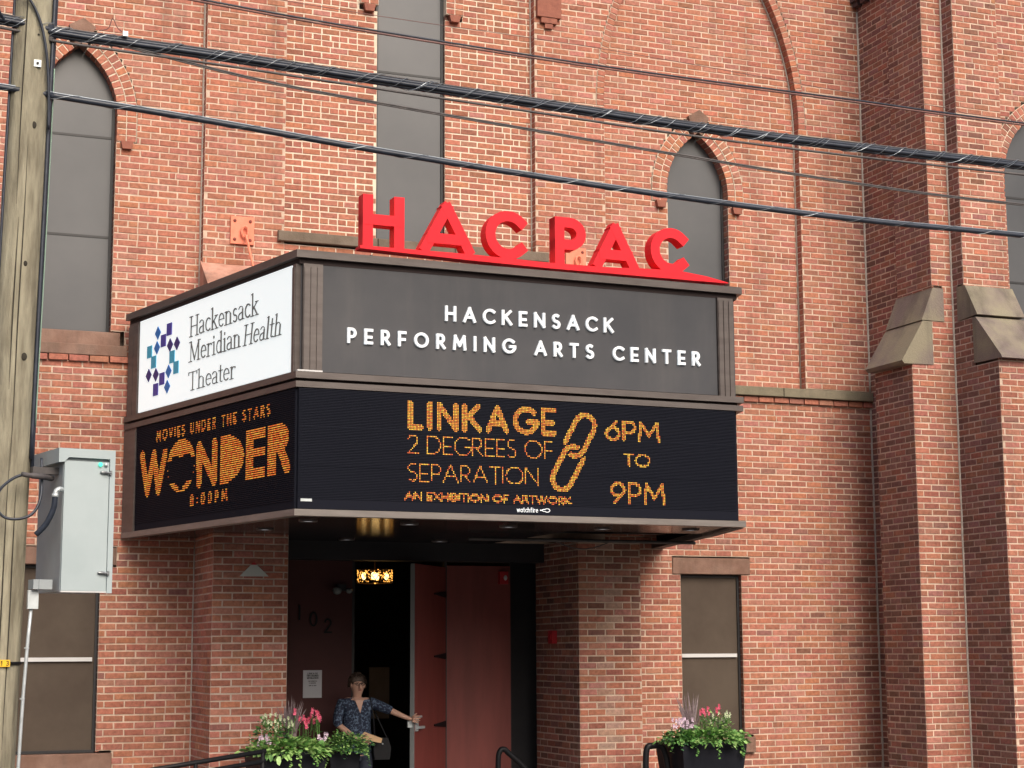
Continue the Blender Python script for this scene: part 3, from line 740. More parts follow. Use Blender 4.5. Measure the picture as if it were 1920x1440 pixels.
# ------------------------------------------------------------------ stroke fonts
def arc(cx, cy, rx, ry, a0, a1, n=12): return [(cx+rx*math.cos(R(a0+(a1-a0)*i/n)), cy+ry*math.sin(R(a0+(a1-a0)*i/n))) for i in range(n+1)]
G = {
 'H': (.70, [[(0, 0), (0, 1)], [(.70, 0), (.70, 1)], [(0, .5), (.70, .5)]]),
 'A': (.84, [[(0, 0), (.42, 1)], [(.42, 1), (.84, 0)], [(.15, .30), (.69, .30)]]),
 'C': (.80, [arc(.5, .5, .5, .5, 48, 312, 18)]),
 'K': (.66, [[(0, 0), (0, 1)], [(.62, 1), (.06, .47)], [(.2, .58), (.66, 0)]]),
 'E': (.50, [[(0, 0), (0, 1)], [(0, 1), (.5, 1)], [(0, .45), (.44, .45)], [(0, 0), (.5, 0)]]),
 'N': (.74, [[(0, 0), (0, 1)], [(0, 1), (.74, 0)], [(.74, 0), (.74, 1)]]),
 'S': (.52, [arc(.26, .75, .24, .25, 50, 270, 10)+arc(.26, .24, .26, .25, 90, -140, 10)]),
 'P': (.52, [[(0, 0), (0, 1)], [(0, 1), (.26, 1)]+arc(.26, .70, .26, .30, 90, -90, 10)+[(0, .40)]]),
 'R': (.56, [[(0, 0), (0, 1)], [(0, 1), (.26, 1)]+arc(.26, .72, .24, .28, 90, -90, 10)+[(0, .44)], [(.22, .44), (.56, 0)]]),
 'F': (.48, [[(0, 0), (0, 1)], [(0, 1), (.48, 1)], [(0, .45), (.42, .45)]]),
 'O': (1.0, [arc(.5, .5, .5, .5, 0, 360, 24)]),
 'M': (.90, [[(0, 0), (.08, 1)], [(.08, 1), (.45, .28)], [(.45, .28), (.82, 1)], [(.82, 1), (.90, 0)]]),
 'I': (.02, [[(.01, 0), (.01, 1)]]),
 'G': (.90, [arc(.5, .5, .5, .5, 45, 345, 18)+[(.98, .46), (.6, .46)]]),
 'T': (.60, [[(0, 1), (.6, 1)], [(.3, 1), (.3, 0)]]),
 'L': (.46, [[(0, 1), (0, 0)], [(0, 0), (.46, 0)]]),
 'D': (.74, [[(0, 0), (0, 1)], [(0, 1), (.26, 1)]+arc(.26, .5, .48, .5, 90, -90, 14)+[(0, 0)]]),
 'X': (.66, [[(0, 0), (.66, 1)], [(0, 1), (.66, 0)]]),
 'B': (.54, [[(0, 0), (0, 1)], [(0, 1), (.26, 1)]+arc(.26, .76, .22, .24, 90, -90, 8)+[(0, .52)], [(.26, .52)]+arc(.26, .26, .28, .26, 90, -90, 8)+[(0, 0)]]),
 'W': (1.1, [[(0, 1), (.28, 0)], [(.28, 0), (.55, 1)], [(.55, 1), (.82, 0)], [(.82, 0), (1.1, 1)]]),
 'U': (.66, [[(0, 1), (0, .33)]+arc(.33, .33, .33, .33, 180, 360, 10)+[(.66, 1)]]),
 'V': (.74, [[(0, 1), (.37, 0)], [(.37, 0), (.74, 1)]]),
 '0': (.60, [arc(.3, .5, .3, .5, 0, 360, 20)]),
 '1': (.24, [[(0, .82), (.2, 1)], [(.2, 1), (.2, 0)]]),
 '2': (.58, [arc(.28, .73, .27, .27, 165, -35, 10)+[(.02, 0)], [(.02, 0), (.58, 0)]]),
 '3': (.52, [arc(.24, .76, .23, .24, 140, -90, 8), arc(.24, .27, .26, .27, 90, -140, 8)]),
 '6': (.60, [arc(.3, .32, .3, .32, 0, 360, 16), [(.06, .46), (.46, 1)]]),
 '8': (.56, [arc(.28, .75, .23, .25, 0, 360, 12), arc(.28, .26, .28, .26, 0, 360, 14)]),
 '9': (.60, [arc(.3, .68, .3, .32, 0, 360, 16), [(.54, .54), (.14, 0)]]),
 ':': (.06, [[(.03, .18), (.03, .24)], [(.03, .62), (.03, .68)]]),
 # small sans for the maker's name
 'w': (.62, [[(0, .66), (.16, 0)], [(.16, 0), (.31, .6)], [(.31, .6), (.46, 0)], [(.46, 0), (.62, .66)]]),
 'a': (.44, [arc(.22, .32, .22, .32, 20, 340, 12), [(.44, .66), (.44, 0)]]),
 't': (.30, [[(.14, .95), (.14, .1), (.28, 0)], [(0, .66), (.3, .66)]]),
 'c': (.36, [arc(.25, .33, .25, .33, 50, 310, 10)]),
 'h': (.42, [[(0, 0), (0, 1)], [(0, .4)]+arc(.21, .42, .21, .24, 180, 0, 8)+[(.42, 0)]]),
 'f': (.30, [[(.3, 1), (.18, .98), (.12, .85), (.12, 0)], [(0, .66), (.28, .66)]]),
 'i': (.04, [[(.02, 0), (.02, .66)], [(.02, .86), (.02, .9)]]),
 'r': (.26, [[(0, 0), (0, .66)], [(0, .42), (.1, .62), (.26, .66)]]),
 'e': (.42, [[(.02, .34), (.42, .34)]+arc(.22, .33, .21, .33, 5, 305, 12)]),
}
def layout(text, u0, u1, z0, z1, font=G, shear=0.0, track=None):
    """strokes of the text scaled so that it spans u0..u1, z0..z1"""
    h = z1-z0
    tot = sum((font[ch][0] if ch != ' ' else .22)*h for ch in text)
    gap = (u1-u0-tot)/max(1, len(text)-1)
    sx = 1.0
    if gap < .10*h:
        gap = .10*h; sx = (u1-u0-gap*(len(text)-1))/tot
    if track is not None:
        gap = track*h; sx = (u1-u0-gap*(len(text)-1))/tot
    res = []; x = u0
    for ch in text:
        if ch == ' ': x += .22*h*sx+gap; continue
        wd, st = font[ch]
        L = []
        for s in st:
            pw = None
            if isinstance(s, tuple): s, pw = s
            L.append(([(x+a*h*sx+shear*b*h, z0+b*h) for a, b in s], pw))
        res.append((ch, L)); x += wd*h*sx+gap
    return res

def ribbon(mb, fr, pts, wd, w0, w1, mi=0, square=True):
    """solid stroke along a polyline"""
    P = [Vector((a, b)) for a, b in pts]
    closed = (P[0]-P[-1]).length < 1e-5 and len(P) > 3
    if closed: P = P[:-1]
    n = len(P); lf, rt = [], []
    for i in range(n):
        if closed: a, b = P[i-1], P[(i+1) % n]
        else: a, b = P[max(0, i-1)], P[min(n-1, i+1)]
        d0 = (P[i]-a); d1 = (b-P[i])
        if d0.length < 1e-9: d0 = d1
        if d1.length < 1e-9: d1 = d0
        d0.normalize(); d1.normalize(); t = (d0+d1)
        t = t.normalized() if t.length > 1e-6 else d1
        nn = Vector((-t.y, t.x)); k = max(.5, t.dot(d1))
        ext = Vector((0, 0))
        if not closed and square:
            if i == 0: ext = -d1*wd/2
            if i == n-1: ext = d0*wd/2
        lf.append(P[i]+nn*(wd/2/k)+ext); rt.append(P[i]-nn*(wd/2/k)+ext)
    vs = [fr.P(q.x, q.y, w1) for q in lf]+[fr.P(q.x, q.y, w1) for q in rt]+[fr.P(q.x, q.y, w0) for q in lf]+[fr.P(q.x, q.y, w0) for q in rt]
    fs = []
    rngi = range(n) if closed else range(n-1)
    for i in rngi:
        j = (i+1) % n
        fs += [(i, n+i, n+j, j), (2*n+i, 2*n+j, 3*n+j, 3*n+i), (i, j, 2*n+j, 2*n+i), (n+i, 3*n+i, 3*n+j, n+j)]
    if not closed: fs += [(0, 2*n, 3*n, n), (n-1, 2*n-1, 4*n-1, 3*n-1)]
    mb.add(vs, fs, mi)
def raised_text(fr, lay, wd, w0, w1, mt_, name, parent, each=True, label=None):
    mbs = []; mb = MB(); e = 0
    for ch, L in lay:
        if each: mb = MB()
        for s, pw in L:
            ribbon(mb, fr, s, pw or wd, w0, w1+e*.0006); e = (e+1) % 5
        if each: mb.build(name, mt_, parent)
    if not each:
        o = mb.build(name, mt_, parent)
        if label: o['label'] = label
        return o

# ------------------------------------------------------------------ the marquee
PA, PB, PC, PD = Vector((3.0, 18.28, 0)), Vector((3.87, 14.72, 0)), Vector((8.295, 14.83, 0)), Vector((9.15, 18.28, 0))
mq = thing('theatre_marquee', 'large dark brown marquee over the entrance with white sign panel and amber LED screens', 'marquee', (6.1, 16.5, 2.83))
def off_poly(d):
    """plan polygon moved outward by d"""
    P = [PA, PB, PC, PD]; N = []
    for a, b in zip(P[:-1], P[1:]):
        u = (b-a).normalized(); N.append(u.cross(Vector((0, 0, 1))))
    o = [P[0]+N[0]*d]
    for i in (1, 2):
        bis = (N[i-1]+N[i]).normalized(); o.append(P[i]+bis*(d/bis.dot(N[i])))
    o.append(P[3]+N[2]*d)
    for k in (0, 3): o[k] = Vector((o[k].x, 18.275, 0))
    return o
def band(z0, z1, d, t, mt_, name):
    O, I = off_poly(d), off_poly(d-t); mb = MB()
    for i in range(3):
        a, b, c, e = O[i], O[i+1], I[i+1], I[i]
        vs = [Vector((p.x, p.y, z)) for z in (z0, z1) for p in (a, b, c, e)]
        mb.add(vs, [(0, 3, 2, 1), (4, 5, 6, 7), (0, 1, 5, 4), (2, 3, 7, 6)] + ([(0, 4, 7, 3)] if i == 0 else []) + ([(1, 2, 6, 5)] if i == 2 else []))
    return mb.build(name, mt_, mq)
band(2.832, 2.888, .0, .10, 'marquee_lite', 'bottom_fascia')
band(2.888, 3.94, -.06, .04, 'led_black', 'screen_backing')
band(3.94, 3.992, .0, .10, 'marquee', 'mid_band')
band(3.992, 4.018, -.05, .05, 'groove', 'band_groove')
band(4.018, 4.075, .005, .12, 'marquee', 'mid_band')
band(4.075, 5.04, -.06, .04, 'black_panel', 'sign_backing')
band(5.03, 5.078, -.035, .06, 'groove', 'cornice_shadow_gap')  # recess whose shadow is put into its near-black colour
band(5.078, 5.145, .012, .20, 'marquee', 'roof_cornice')
# roof and soffit
O = off_poly(-.12); mb = MB()
mb.add([Vector((p.x, p.y, 5.10)) for p in O]+[Vector((p.x, p.y, 5.06)) for p in O], [(0, 1, 2, 3), (7, 6, 5, 4), (0, 4, 5, 1), (1, 5, 6, 2), (2, 6, 7, 3), (3, 7, 4, 0)])
mb.build('roof_sheet', 'marquee', mq)
O = off_poly(-.08)
mb = MB(); zS = 2.846
# soffit: front strip, left field and right frame round an open bay with beams
def slab(mb, pts, z0, z1):
    n = len(pts); mb.add([(p[0], p[1], z0) for p in pts]+[(p[0], p[1], z1) for p in pts], [tuple(range(n-1, -1, -1)), tuple(range(n, 2*n))]+[(i, (i+1) % n, n+(i+1) % n, n+i) for i in range(n)])
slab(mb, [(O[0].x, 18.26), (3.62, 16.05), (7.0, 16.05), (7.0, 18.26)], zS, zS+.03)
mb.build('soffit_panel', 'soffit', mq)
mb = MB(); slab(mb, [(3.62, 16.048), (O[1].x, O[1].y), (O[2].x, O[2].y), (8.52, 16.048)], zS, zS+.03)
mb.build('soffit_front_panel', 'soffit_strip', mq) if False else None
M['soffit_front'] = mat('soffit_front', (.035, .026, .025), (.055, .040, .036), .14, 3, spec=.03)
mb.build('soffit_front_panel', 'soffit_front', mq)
mb = MB(); slab(mb, [(8.62, 16.05), (8.50, 16.05), (8.98, 18.26), (9.08, 18.26)], zS-.02, zS+.03); slab(mb, [(8.50, 16.05), (8.62, 16.05), (8.33, 14.95), (8.24, 14.95)], zS-.02, zS-.002)
mb.build('soffit_edge', 'steel_dark', mq)
mb = MB(); slab(mb, [(7.0, 16.06), (8.6, 16.06), (9.0, 18.26), (7.0, 18.26)], 3.35, 3.37); mb.build('cavity_deck', 'black', mq)
for yy in (16.5, 17.15, 17.8):
    mb = MB(); mb.box((7.0, yy, 2.96), (8.95, yy+.05, 3.06)); mb.box((7.0, yy-.03, 2.955), (8.95, yy+.08, 2.963)); mb.build('beam', 'steel_dark', mq)
mb = MB(); mb.tube([(6.2, 16.75, 2.80), (8.75, 16.75, 2.80)], .018); mb.build('conduit', 'steel_dark', mq)
mb = MB(); mb.tube([(7.2+i*.08, 17.0, 2.83-.10*math.sin(math.pi*i/9)) for i in range(10)], .006, 5); mb.build('loose_wire', 'cable_grey', mq)
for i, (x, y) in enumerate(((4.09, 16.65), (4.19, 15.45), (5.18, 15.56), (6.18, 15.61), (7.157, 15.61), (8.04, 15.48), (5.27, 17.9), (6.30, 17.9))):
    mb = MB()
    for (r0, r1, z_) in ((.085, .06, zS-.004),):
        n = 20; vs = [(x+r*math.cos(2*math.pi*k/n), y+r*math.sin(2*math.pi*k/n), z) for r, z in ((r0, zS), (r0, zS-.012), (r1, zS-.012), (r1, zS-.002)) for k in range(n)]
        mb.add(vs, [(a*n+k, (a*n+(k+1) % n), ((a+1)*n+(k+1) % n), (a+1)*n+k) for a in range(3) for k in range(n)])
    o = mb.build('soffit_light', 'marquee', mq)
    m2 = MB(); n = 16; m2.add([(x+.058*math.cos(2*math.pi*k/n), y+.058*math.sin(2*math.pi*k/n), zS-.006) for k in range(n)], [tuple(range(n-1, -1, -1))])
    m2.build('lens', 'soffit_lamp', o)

fL = Frame(PA.x, PA.y, PB.x-PA.x, PB.y-PA.y)           # left face, u from the wall to the front corner
fF = Frame(PB.x, PB.y, PC.x-PB.x, PC.y-PB.y)           # front face
LEN_L = (PB-PA).length; LEN_F = (PC-PB).length
# posts at the sign level and the screen level
def post(fr, a, b, z0, z1, flutes, w=.0):
    mb = MB(); fr.box(mb, a, b, z0, z1, -.06, w-.012)
    k = (b-a)/flutes
    for i in range(flutes): fr.box(mb, a+i*k+.006, a+(i+1)*k-.006, z0, z1-.03, w-.013, w-.002)
    mb.build('post', 'marquee', mq)
post(fF, .06, .235, 4.075, 5.03, 3); post(fF, 4.175, 4.345, 4.075, 5.03, 3)
post(fL, .05, .30, 4.075, 5.03, 2); post(fL, 3.56, LEN_L-.05, 4.075, 5.03, 1)
post(fL, .0, .29, 2.888, 3.94, 1)
mb = MB(); fF.box(mb, .01, .235, 4.077, 4.09, -.05, .006); mb.build('trim_strip', 'white_bar', mq)
# white lit sign panel on the left face
ws = MB(); fL.box(ws, .318, 3.545, 4.085, 5.025, -.055, -.012)
wp = ws.build('white_sign_panel', 'lit_panel', mq)
wp['label'] = 'lit white panel reading Hackensack Meridian Health Theater'
# logo pieces: squares and lozenges
sq = lambda u, z, k=.058: [(u-k, z-k*1.05), (u+k, z-k*1.05), (u+k, z+k*1.05), (u-k, z+k*1.05)]
dm = lambda u, z, k=.068: [(u, z-k), (u+k, z), (u, z+k), (u-k, z)]
for u, z, kd, c in ((.762, 4.841, 1, 'logo_blue'), (1.03, 4.839, 0, 'logo_violet'), (.897, 4.744, 0, 'logo_violet'), (.748, 4.693, 1, 'logo_blue'), (1.055, 4.677, 1, 'logo_navy'), (1.215, 4.671, 1, 'logo_navy'),
                    (.572, 4.675, 0, 'logo_cyan'), (.676, 4.558, 0, 'logo_cyan'), (1.109, 4.552, 0, 'logo_cyan'), (1.206, 4.434, 0, 'logo_cyan'), (.563, 4.437, 1, 'logo_navy'), (.735, 4.422, 1, 'logo_navy'),
                    (.882, 4.363, 0, 'logo_violet'), (1.034, 4.417, 1, 'logo_blue'), (.739, 4.272, 0, 'logo_violet'), (1.01, 4.268, 1, 'logo_blue')):
    mb = MB(); fL.prism(mb, dm(u, z) if kd else sq(u, z), -.012, -.006); mb.build('logo_tile', c, wp)
# serif letters
T_, t_ = .115, .05
def vs_(x, a, b): return ([(x, a+T_*.0), (x, b)], T_)
def sf(x, y, k=.12): return ([(x-k, y), (x+k, y)], t_)
GS = {
 'H': (.74, [vs_(.14, .02, .98), vs_(.60, .02, .98), ([(.14, .5), (.60, .5)], t_), sf(.14, 0), sf(.14, 1), sf(.60, 0), sf(.60, 1)]),
 'M': (.92, [([(.16, 0), (.16, 1)], t_), ([(.16, 1), (.46, .08)], T_), ([(.46, .08), (.76, 1)], t_), vs_(.76, .02, .98), sf(.14, 0), sf(.12, 1, .1), sf(.78, 0), sf(.80, 1, .1)]),
 'T': (.66, [vs_(.33, .02, .98), ([(.03, 1), (.63, 1)], t_), ([(.03, 1), (.03, .86)], t_), ([(.63, 1), (.63, .86)], t_), sf(.33, 0)]),
 'a': (.46, [([(.34, .05), (.34, .48)], T_), (arc(.2, .5, .15, .16, 10, 160, 6), t_), (arc(.18, .17, .13, .16, 90, 300, 8), t_*1.4), ([(.34, .38), (.18, .33)], t_), ([(.34, .05), (.44, .02)], t_)]),
 'c': (.44, [(arc(.26, .33, .19, .31, 50, 310, 12), .08)]),
 'k': (.54, [vs_(.12, .02, 1.04), ([(.12, .28), (.42, .62)], t_), ([(.22, .40), (.44, .03)], T_*.85), sf(.12, 0), sf(.44, 0, .1), sf(.40, .64, .1), ([(.02, 1.03), (.12, 1.03)], t_)]),
 'e': (.46, [([(.06, .36), (.38, .36)], t_), (arc(.24, .33, .18, .31, 5, 310, 12), .075)]),
 'n': (.58, [vs_(.13, .02, .62), (arc(.28, .42, .15, .21, 170, 10, 7), t_), vs_(.44, .02, .48), sf(.13, 0), sf(.44, 0), ([(.03, .62), (.13, .62)], t_)]),
 's': (.38, [(arc(.19, .48, .12, .16, 50, 260, 7)+arc(.19, .17, .13, .16, 80, -140, 7), .08)]),
 'r': (.42, [vs_(.13, .02, .62), (arc(.28, .44, .13, .19, 170, 50, 5), t_), sf(.13, 0), ([(.03, .62), (.13, .62)], t_), ([(.36, .56), (.36, .60)], .09)]),
 'i': (.28, [vs_(.14, .02, .62), sf(.14, 0), ([(.04, .62), (.14, .62)], t_), ([(.13, .86), (.13, .90)], T_)]),
 'd': (.52, [vs_(.40, .02, 1.04), (arc(.24, .32, .17, .31, 60, 300, 12), .075), ([(.30, 1.03), (.40, 1.03)], t_), ([(.40, .02), (.50, .02)], t_)]),
 't': (.32, [([(.15, .88), (.15, .1)], T_*.9), ([(.02, .63), (.30, .63)], t_), (arc(.22, .1, .07, .09, 180, 320, 4), t_)]),
 'h': (.58, [vs_(.13, .02, 1.04), (arc(.28, .42, .15, .21, 170, 10, 7), t_), vs_(.44, .02, .48), sf(.13, 0), sf(.44, 0), ([(.03, 1.03), (.13, 1.03)], t_)]),
 'l': (.27, [vs_(.14, .02, 1.04), sf(.14, 0), ([(.04, 1.03), (.14, 1.03)], t_)]),
}
def serif(text, u0, u1, z0, z1, shear=0.0):
    h = z1-z0; lay = layout(text, u0, u1, z0, z1, GS, shear)
    # stroke widths in GS are relative to the letter height
    lay = [(ch, [(s, (pw or t_)*h) for s, pw in L]) for ch, L in lay]
    raised_text(fL, lay, .02, -.012, -.0065, 'grey_text', 'letter', wp)
_ = layout
def layout2(*a, **k): return _(*a, **k)
def serif_fit(text, u0, u1, z0, z1, shear=0.0):
    h = z1-z0; tot = sum(GS[ch][0] for ch in text)*h
    sx = (u1-u0)/tot; x = u0; lay = []
    for ch in text:
        wd, st = GS[ch]
        lay.append((ch, [([(x+a*h*sx+shear*b*h, z0+b*h) for a, b in s], pw*h*.82) for s, pw in st])); x += wd*h*sx
    raised_text(fL, lay, .02, -.012, -.0065, 'grey_text', 'letter', wp)
serif_fit('Hackensack', 1.49, 2.93, 4.69, 4.885)
serif_fit('Meridian', 1.49, 2.59, 4.445, 4.635)
serif_fit('Health', 2.63, 3.37, 4.44, 4.625, .16)
serif_fit('Theater', 1.49, 2.50, 4.165, 4.34)

# charcoal sign panel lettering on the front
def FU(x, base): return x*(1+.0249*(x-3.87)/base)-3.87
def FZ(x, z, base): return 1.68+(z-1.68)*(1+.0249*(x-3.87)/base)
sp = MB(); fF.box(sp, .24, 4.17, 4.085, 5.028, -.059, -.035); spo = sp.build('charcoal_sign_panel', 'black_panel', mq)
spo['label'] = 'charcoal panel reading Hackensack Performing Arts Center'
raised_text(fF, layout('HACKENSACK', FU(5.25, 14.78), FU(6.885, 14.78), 4.624, 4.740), .0235, -.036, -.012, 'white_text', 'letter', spo)
raised_text(fF, layout('PERFORMING ARTS CENTER', FU(4.343, 14.78), FU(7.785, 14.78), 4.365, 4.478), .0235, -.036, -.012, 'white_text', 'letter', spo)

# LED screens: housings, louvres and lit pixels
def screen(fr, u0, u1, z0, z1, w, label, pitch, strip=0.0):
    mb = MB(); fr.box(mb, u0, u1, z0, z1, -.058, w); so = mb.build('led_screen', 'led_black', mq); so['label'] = label
    lv = MB(); z = z0+strip+.004
    while z < z1-.006:
        fr.box(lv, u0+.004, u1-.004, z, z+pitch*.28, w, w+.006); z += pitch
    lv.build('louvres', 'led_louvre', so, kind='stuff')
    return so
PT = .01385
scF = screen(fF, .03, 4.335, 2.893, 3.932, -.008, 'wide front LED screen showing the Linkage exhibition hours', PT, .085)
scL = screen(fL, .295, LEN_L-.035, 2.893, 3.935, -.018, 'left LED screen showing Movies Under the Stars Wonder', .0175, .07)

def seg_cover(U, Z, pts, wd):
    m_ = np.zeros(U.shape, bool)
    for (a, b), (c, d) in zip(pts[:-1], pts[1:]):
        vx, vz = c-a, d-b; l2 = vx*vx+vz*vz
        if l2 < 1e-12: t = np.zeros(U.shape)
        else: t = np.clip(((U-a)*vx+(Z-b)*vz)/l2, 0, 1)
        m_ |= (U-a-t*vx)**2+(Z-b-t*vz)**2 <= (wd/2)**2
    return m_
def pixels(fr, u0, u1, z0, z1, pitch, cover, w, parent, name, label, dw=.62, dh=.62, mix=(.5, .3, .2), pu=None, mts=('led0', 'led1', 'led2')):
    pu = pu or pitch
    us = np.arange(math.floor(u0/pu), math.ceil(u1/pu)+1)*pu; zs = np.arange(math.floor(z0/pitch), math.ceil(z1/pitch)+1)*pitch
    U, Z = np.meshgrid(us, zs); C_ = cover(U, Z)
    mb = MB(); r_ = random.Random(len(label)*7)
    for u, z in zip(U[C_], Z[C_]):
        a, b = pu*dw/2, pitch*dh/2
        t = r_.random(); mi = 0 if t < mix[0] else (1 if t < mix[0]+mix[1] else 2)
        mb.add([fr.P(u-a, z-b*.6, w), fr.P(u-a*.4, z-b, w), fr.P(u+a*.4, z-b, w), fr.P(u+a, z-b*.6, w), fr.P(u+a, z+b*.6, w), fr.P(u+a*.4, z+b, w), fr.P(u-a*.4, z+b, w), fr.P(u-a, z+b*.6, w)], [(0, 1, 2, 3, 4, 5, 6, 7)], mi)
    if mb.v:
        o = mb.build(name, list(mts), parent, kind='stuff'); o['label'] = label
def led_text(text, x0, x1, z0, z1, wd, label, track=.30, **k):
    lay = layout(text, FU(x0, 14.72), FU(x1, 14.72), FZ((x0+x1)/2, z0, 14.72), FZ((x0+x1)/2, z1, 14.72), track=track)
    def cov(U, Z):
        m_ = np.zeros(U.shape, bool)
        for ch, L in lay:
            for s, pw in L: m_ |= seg_cover(U, Z, s, wd)
        return m_
    pixels(fF, FU(x0, 14.72)-.04, FU(x1, 14.72)+.04, z0-.04, z1+.06, PT, cov, .0, scF, 'lit_text', label, **k)
led_text('LINKAGE', 4.905, 6.28, 3.632, 3.842, .050, 'LINKAGE in bold amber pixels', track=.40, mix=(.62, .28, .10))
led_text('2 DEGREES OF', 4.885, 6.26, 3.40, 3.558, .0135, '2 DEGREES OF in thin amber pixels', track=.16)
led_text('SEPARATION', 4.885, 6.12, 3.160, 3.308, .0135, 'SEPARATION in thin amber pixels', track=.17)
led_text('AN EXHIBITION OF ARTWORK', 4.86, 6.44, 2.995, 3.052, .018, 'AN EXHIBITION OF ARTWORK in small amber pixels', mix=(.35, .35, .3))
led_text('6PM', 6.80, 7.335, 3.60, 3.765, .030, '6PM in amber pixels', track=.26, mix=(.35, .4, .25))
led_text('TO', 6.985, 7.235, 3.36, 3.465, .019, 'TO in amber pixels', track=.25, mix=(.35, .4, .25))
led_text('9PM', 6.845, 7.38, 3.015, 3.195, .030, '9PM in amber pixels', track=.26, mix=(.35, .35, .3))
# chain link picture: two long links, threaded
def link_path(c, d, hl, r, a_from, a_to):
    pass
def capsule(cx, cz, ang, hl, r, n=10):
    ca, sa = math.cos(ang), math.sin(ang)
    pts = [(hl+r*math.cos(R(-90+180*i/n)), r*math.sin(R(-90+180*i/n))) for i in range(n+1)]+[(-hl+r*math.cos(R(90+180*i/n)), r*math.sin(R(90+180*i/n))) for i in range(n+1)]
    pts.append(pts[0])
    return [(cx+a*ca-b*sa, cz+a*sa+b*ca) for a, b in pts]
c1 = (FU(6.535, 14.72), 3.632); c2 = (FU(6.41, 14.72), 3.327); an = R(61)
L1 = capsule(c1[0], c1[1], an, .105, .098); L2 = capsule(c2[0], c2[1], an, .115, .098)
def cov(U, Z):
    a = seg_cover(U, Z, L1, .050); b = seg_cover(U, Z, L2, .050)
    aw = seg_cover(U, Z, L1, .082); bw = seg_cover(U, Z, L2, .082)
    mid = ((c1[0]+c2[0])/2, (c1[1]+c2[1])/2)
    t = -(U-mid[0])*math.sin(an)+(Z-mid[1])*math.cos(an)
    return np.where(t > 0, b | (a & ~bw), a | (b & ~aw))
pixels(fF, c2[0]-.3, c1[0]+.3, 3.05, 3.95, PT, cov, .0, scF, 'lit_picture', 'two amber chain links drawn in pixels', mix=(.4, .42, .18))
for z_ in (3.262, 3.602): 
    mb = MB(); fF.box(mb, .034, 4.33, z_-.0012, z_+.0012, -.002, -.0005); mb.build('panel_seam', 'led_louvre', scF)
# maker's name
raised_text(fF, layout('watchfire', FU(5.915, 14.72), FU(6.115, 14.72), 2.915, 2.955), .0045, -.009, -.002, 'white_text', 'maker_name', scF, each=False, label='white lettering watchfire')
mb = MB(); xx = FU(6.195, 14.72)
ribbon(mb, fF, [(xx-.055, 2.932), (xx-.02, 2.945)]+arc(xx+.012, 2.935, .026, .016, 150, -150, 12)+[(xx-.02, 2.925), (xx-.055, 2.938)], .006, -.009, -.0015)
mb.build('flame_mark', 'white_text', scF)
mb = MB(); fF.box(mb, .055, .155, 2.955, 2.978, -.009, -.003); mb.build('serial_label', 'galv', scF)

# left screen picture
def covL(U, Z):
    m_ = np.zeros(U.shape, bool)
    def sg(p, w_): 
        nonlocal m_; m_ |= seg_cover(U, Z, p, w_)
    z0, z1 = 3.265, 3.60
    for p in ([(.46, 3.63), (.60, z0)], [(.60, z0), (.74, 3.62)], [(.74, 3.62), (.86, z0)], [(.86, z0), (1.0, 3.61)]): sg(p, .11)
    sg([(1.772, z0), (1.765, z1)], .115); sg([(1.765, z1), (2.09, z0)], .11); sg([(2.09, z0), (2.09, z1)], .115)
    e = ((U-2.22)/.47)**2+((Z-3.435)/.235)**2
    m_ |= (U > 2.22) & (U < 2.69) & (e < 1) & (Z > 3.205) & (Z < 3.665)
    m_ |= (U > 2.21) & (U < 2.40) & (Z > 3.21) & (Z < 3.66)
    m_ |= (U > 2.72) & (U < 2.87) & (Z > 3.21) & (Z < 3.66)
    for a, b in ((3.555, 3.665), (3.395, 3.475), (3.205, 3.30)): m_ |= (U > 2.72) & (U < 3.09) & (Z > a) & (Z < b)
    m_ |= (U > 3.14) & (U < 3.30) & (Z > 3.21) & (Z < 3.66)
    e2 = ((U-3.30)/.235)**2+((Z-3.53)/.135)**2
    m_ |= (U > 3.28) & (e2 < 1)
    m_ |= seg_cover(U, Z, [(3.38, 3.44), (3.50, 3.26)], .12) & (Z > 3.21)
    eo = ((U-1.37)/.31)**2+((Z-3.46)/.255)**2; ei = ((U-1.37)/.255)**2+((Z-3.42)/.21)**2
    m_ |= (eo < 1) & (Z > 3.555); m_ |= (abs(U-1.37) < .05) & (Z > 3.53) & (Z < 3.56)
    ei2 = ((U-1.37)/.21)**2+((Z-3.45)/.195)**2
    m_ |= (eo < 1.02) & (ei2 > 1) & (Z < 3.30) & (abs(U-1.37) > .045)
    m_ |= (eo < 1.0) & (eo > .86) & (Z < 3.56) & (np.abs(np.sin(Z*61)) > .93)
    m_ |= (eo < 1.0) & (eo > .55) & (Z > 3.52)
    return m_
PL = .0196
LD_ = ('led3', 'led4', 'led5')
pixels(fL, .35, 3.60, 3.19, 3.73, PL, covL, -.009, scL, 'lit_picture', 'WONDER in heavy orange lettering with a round helmet for the O', dw=1.0, dh=.50, mix=(.5, .2, .30), mts=LD_, pu=.016)
def led_left(text, u0, u1, z0, z1, wd, label):
    lay = layout(text, u0, u1, z0, z1)
    def cv(U, Z):
        m_ = np.zeros(U.shape, bool)
        for ch, L in lay:
            for s, pw in L: m_ |= seg_cover(U, Z, s, wd)
        return m_
    pixels(fL, u0-.03, u1+.03, z0-.03, z1+.03, PL, cv, -.009, scL, 'lit_text', label, dw=.95, dh=.50, mix=(.55, .15, .30), pu=.0155, mts=LD_)
led_left('MOVIES UNDER THE STARS', .80, 3.17, 3.755, 3.845, .026, 'MOVIES UNDER THE STARS in small orange pixels')
led_left('8:00PM', 1.60, 2.36, 3.055, 3.155, .028, '8:00PM in orange pixels')

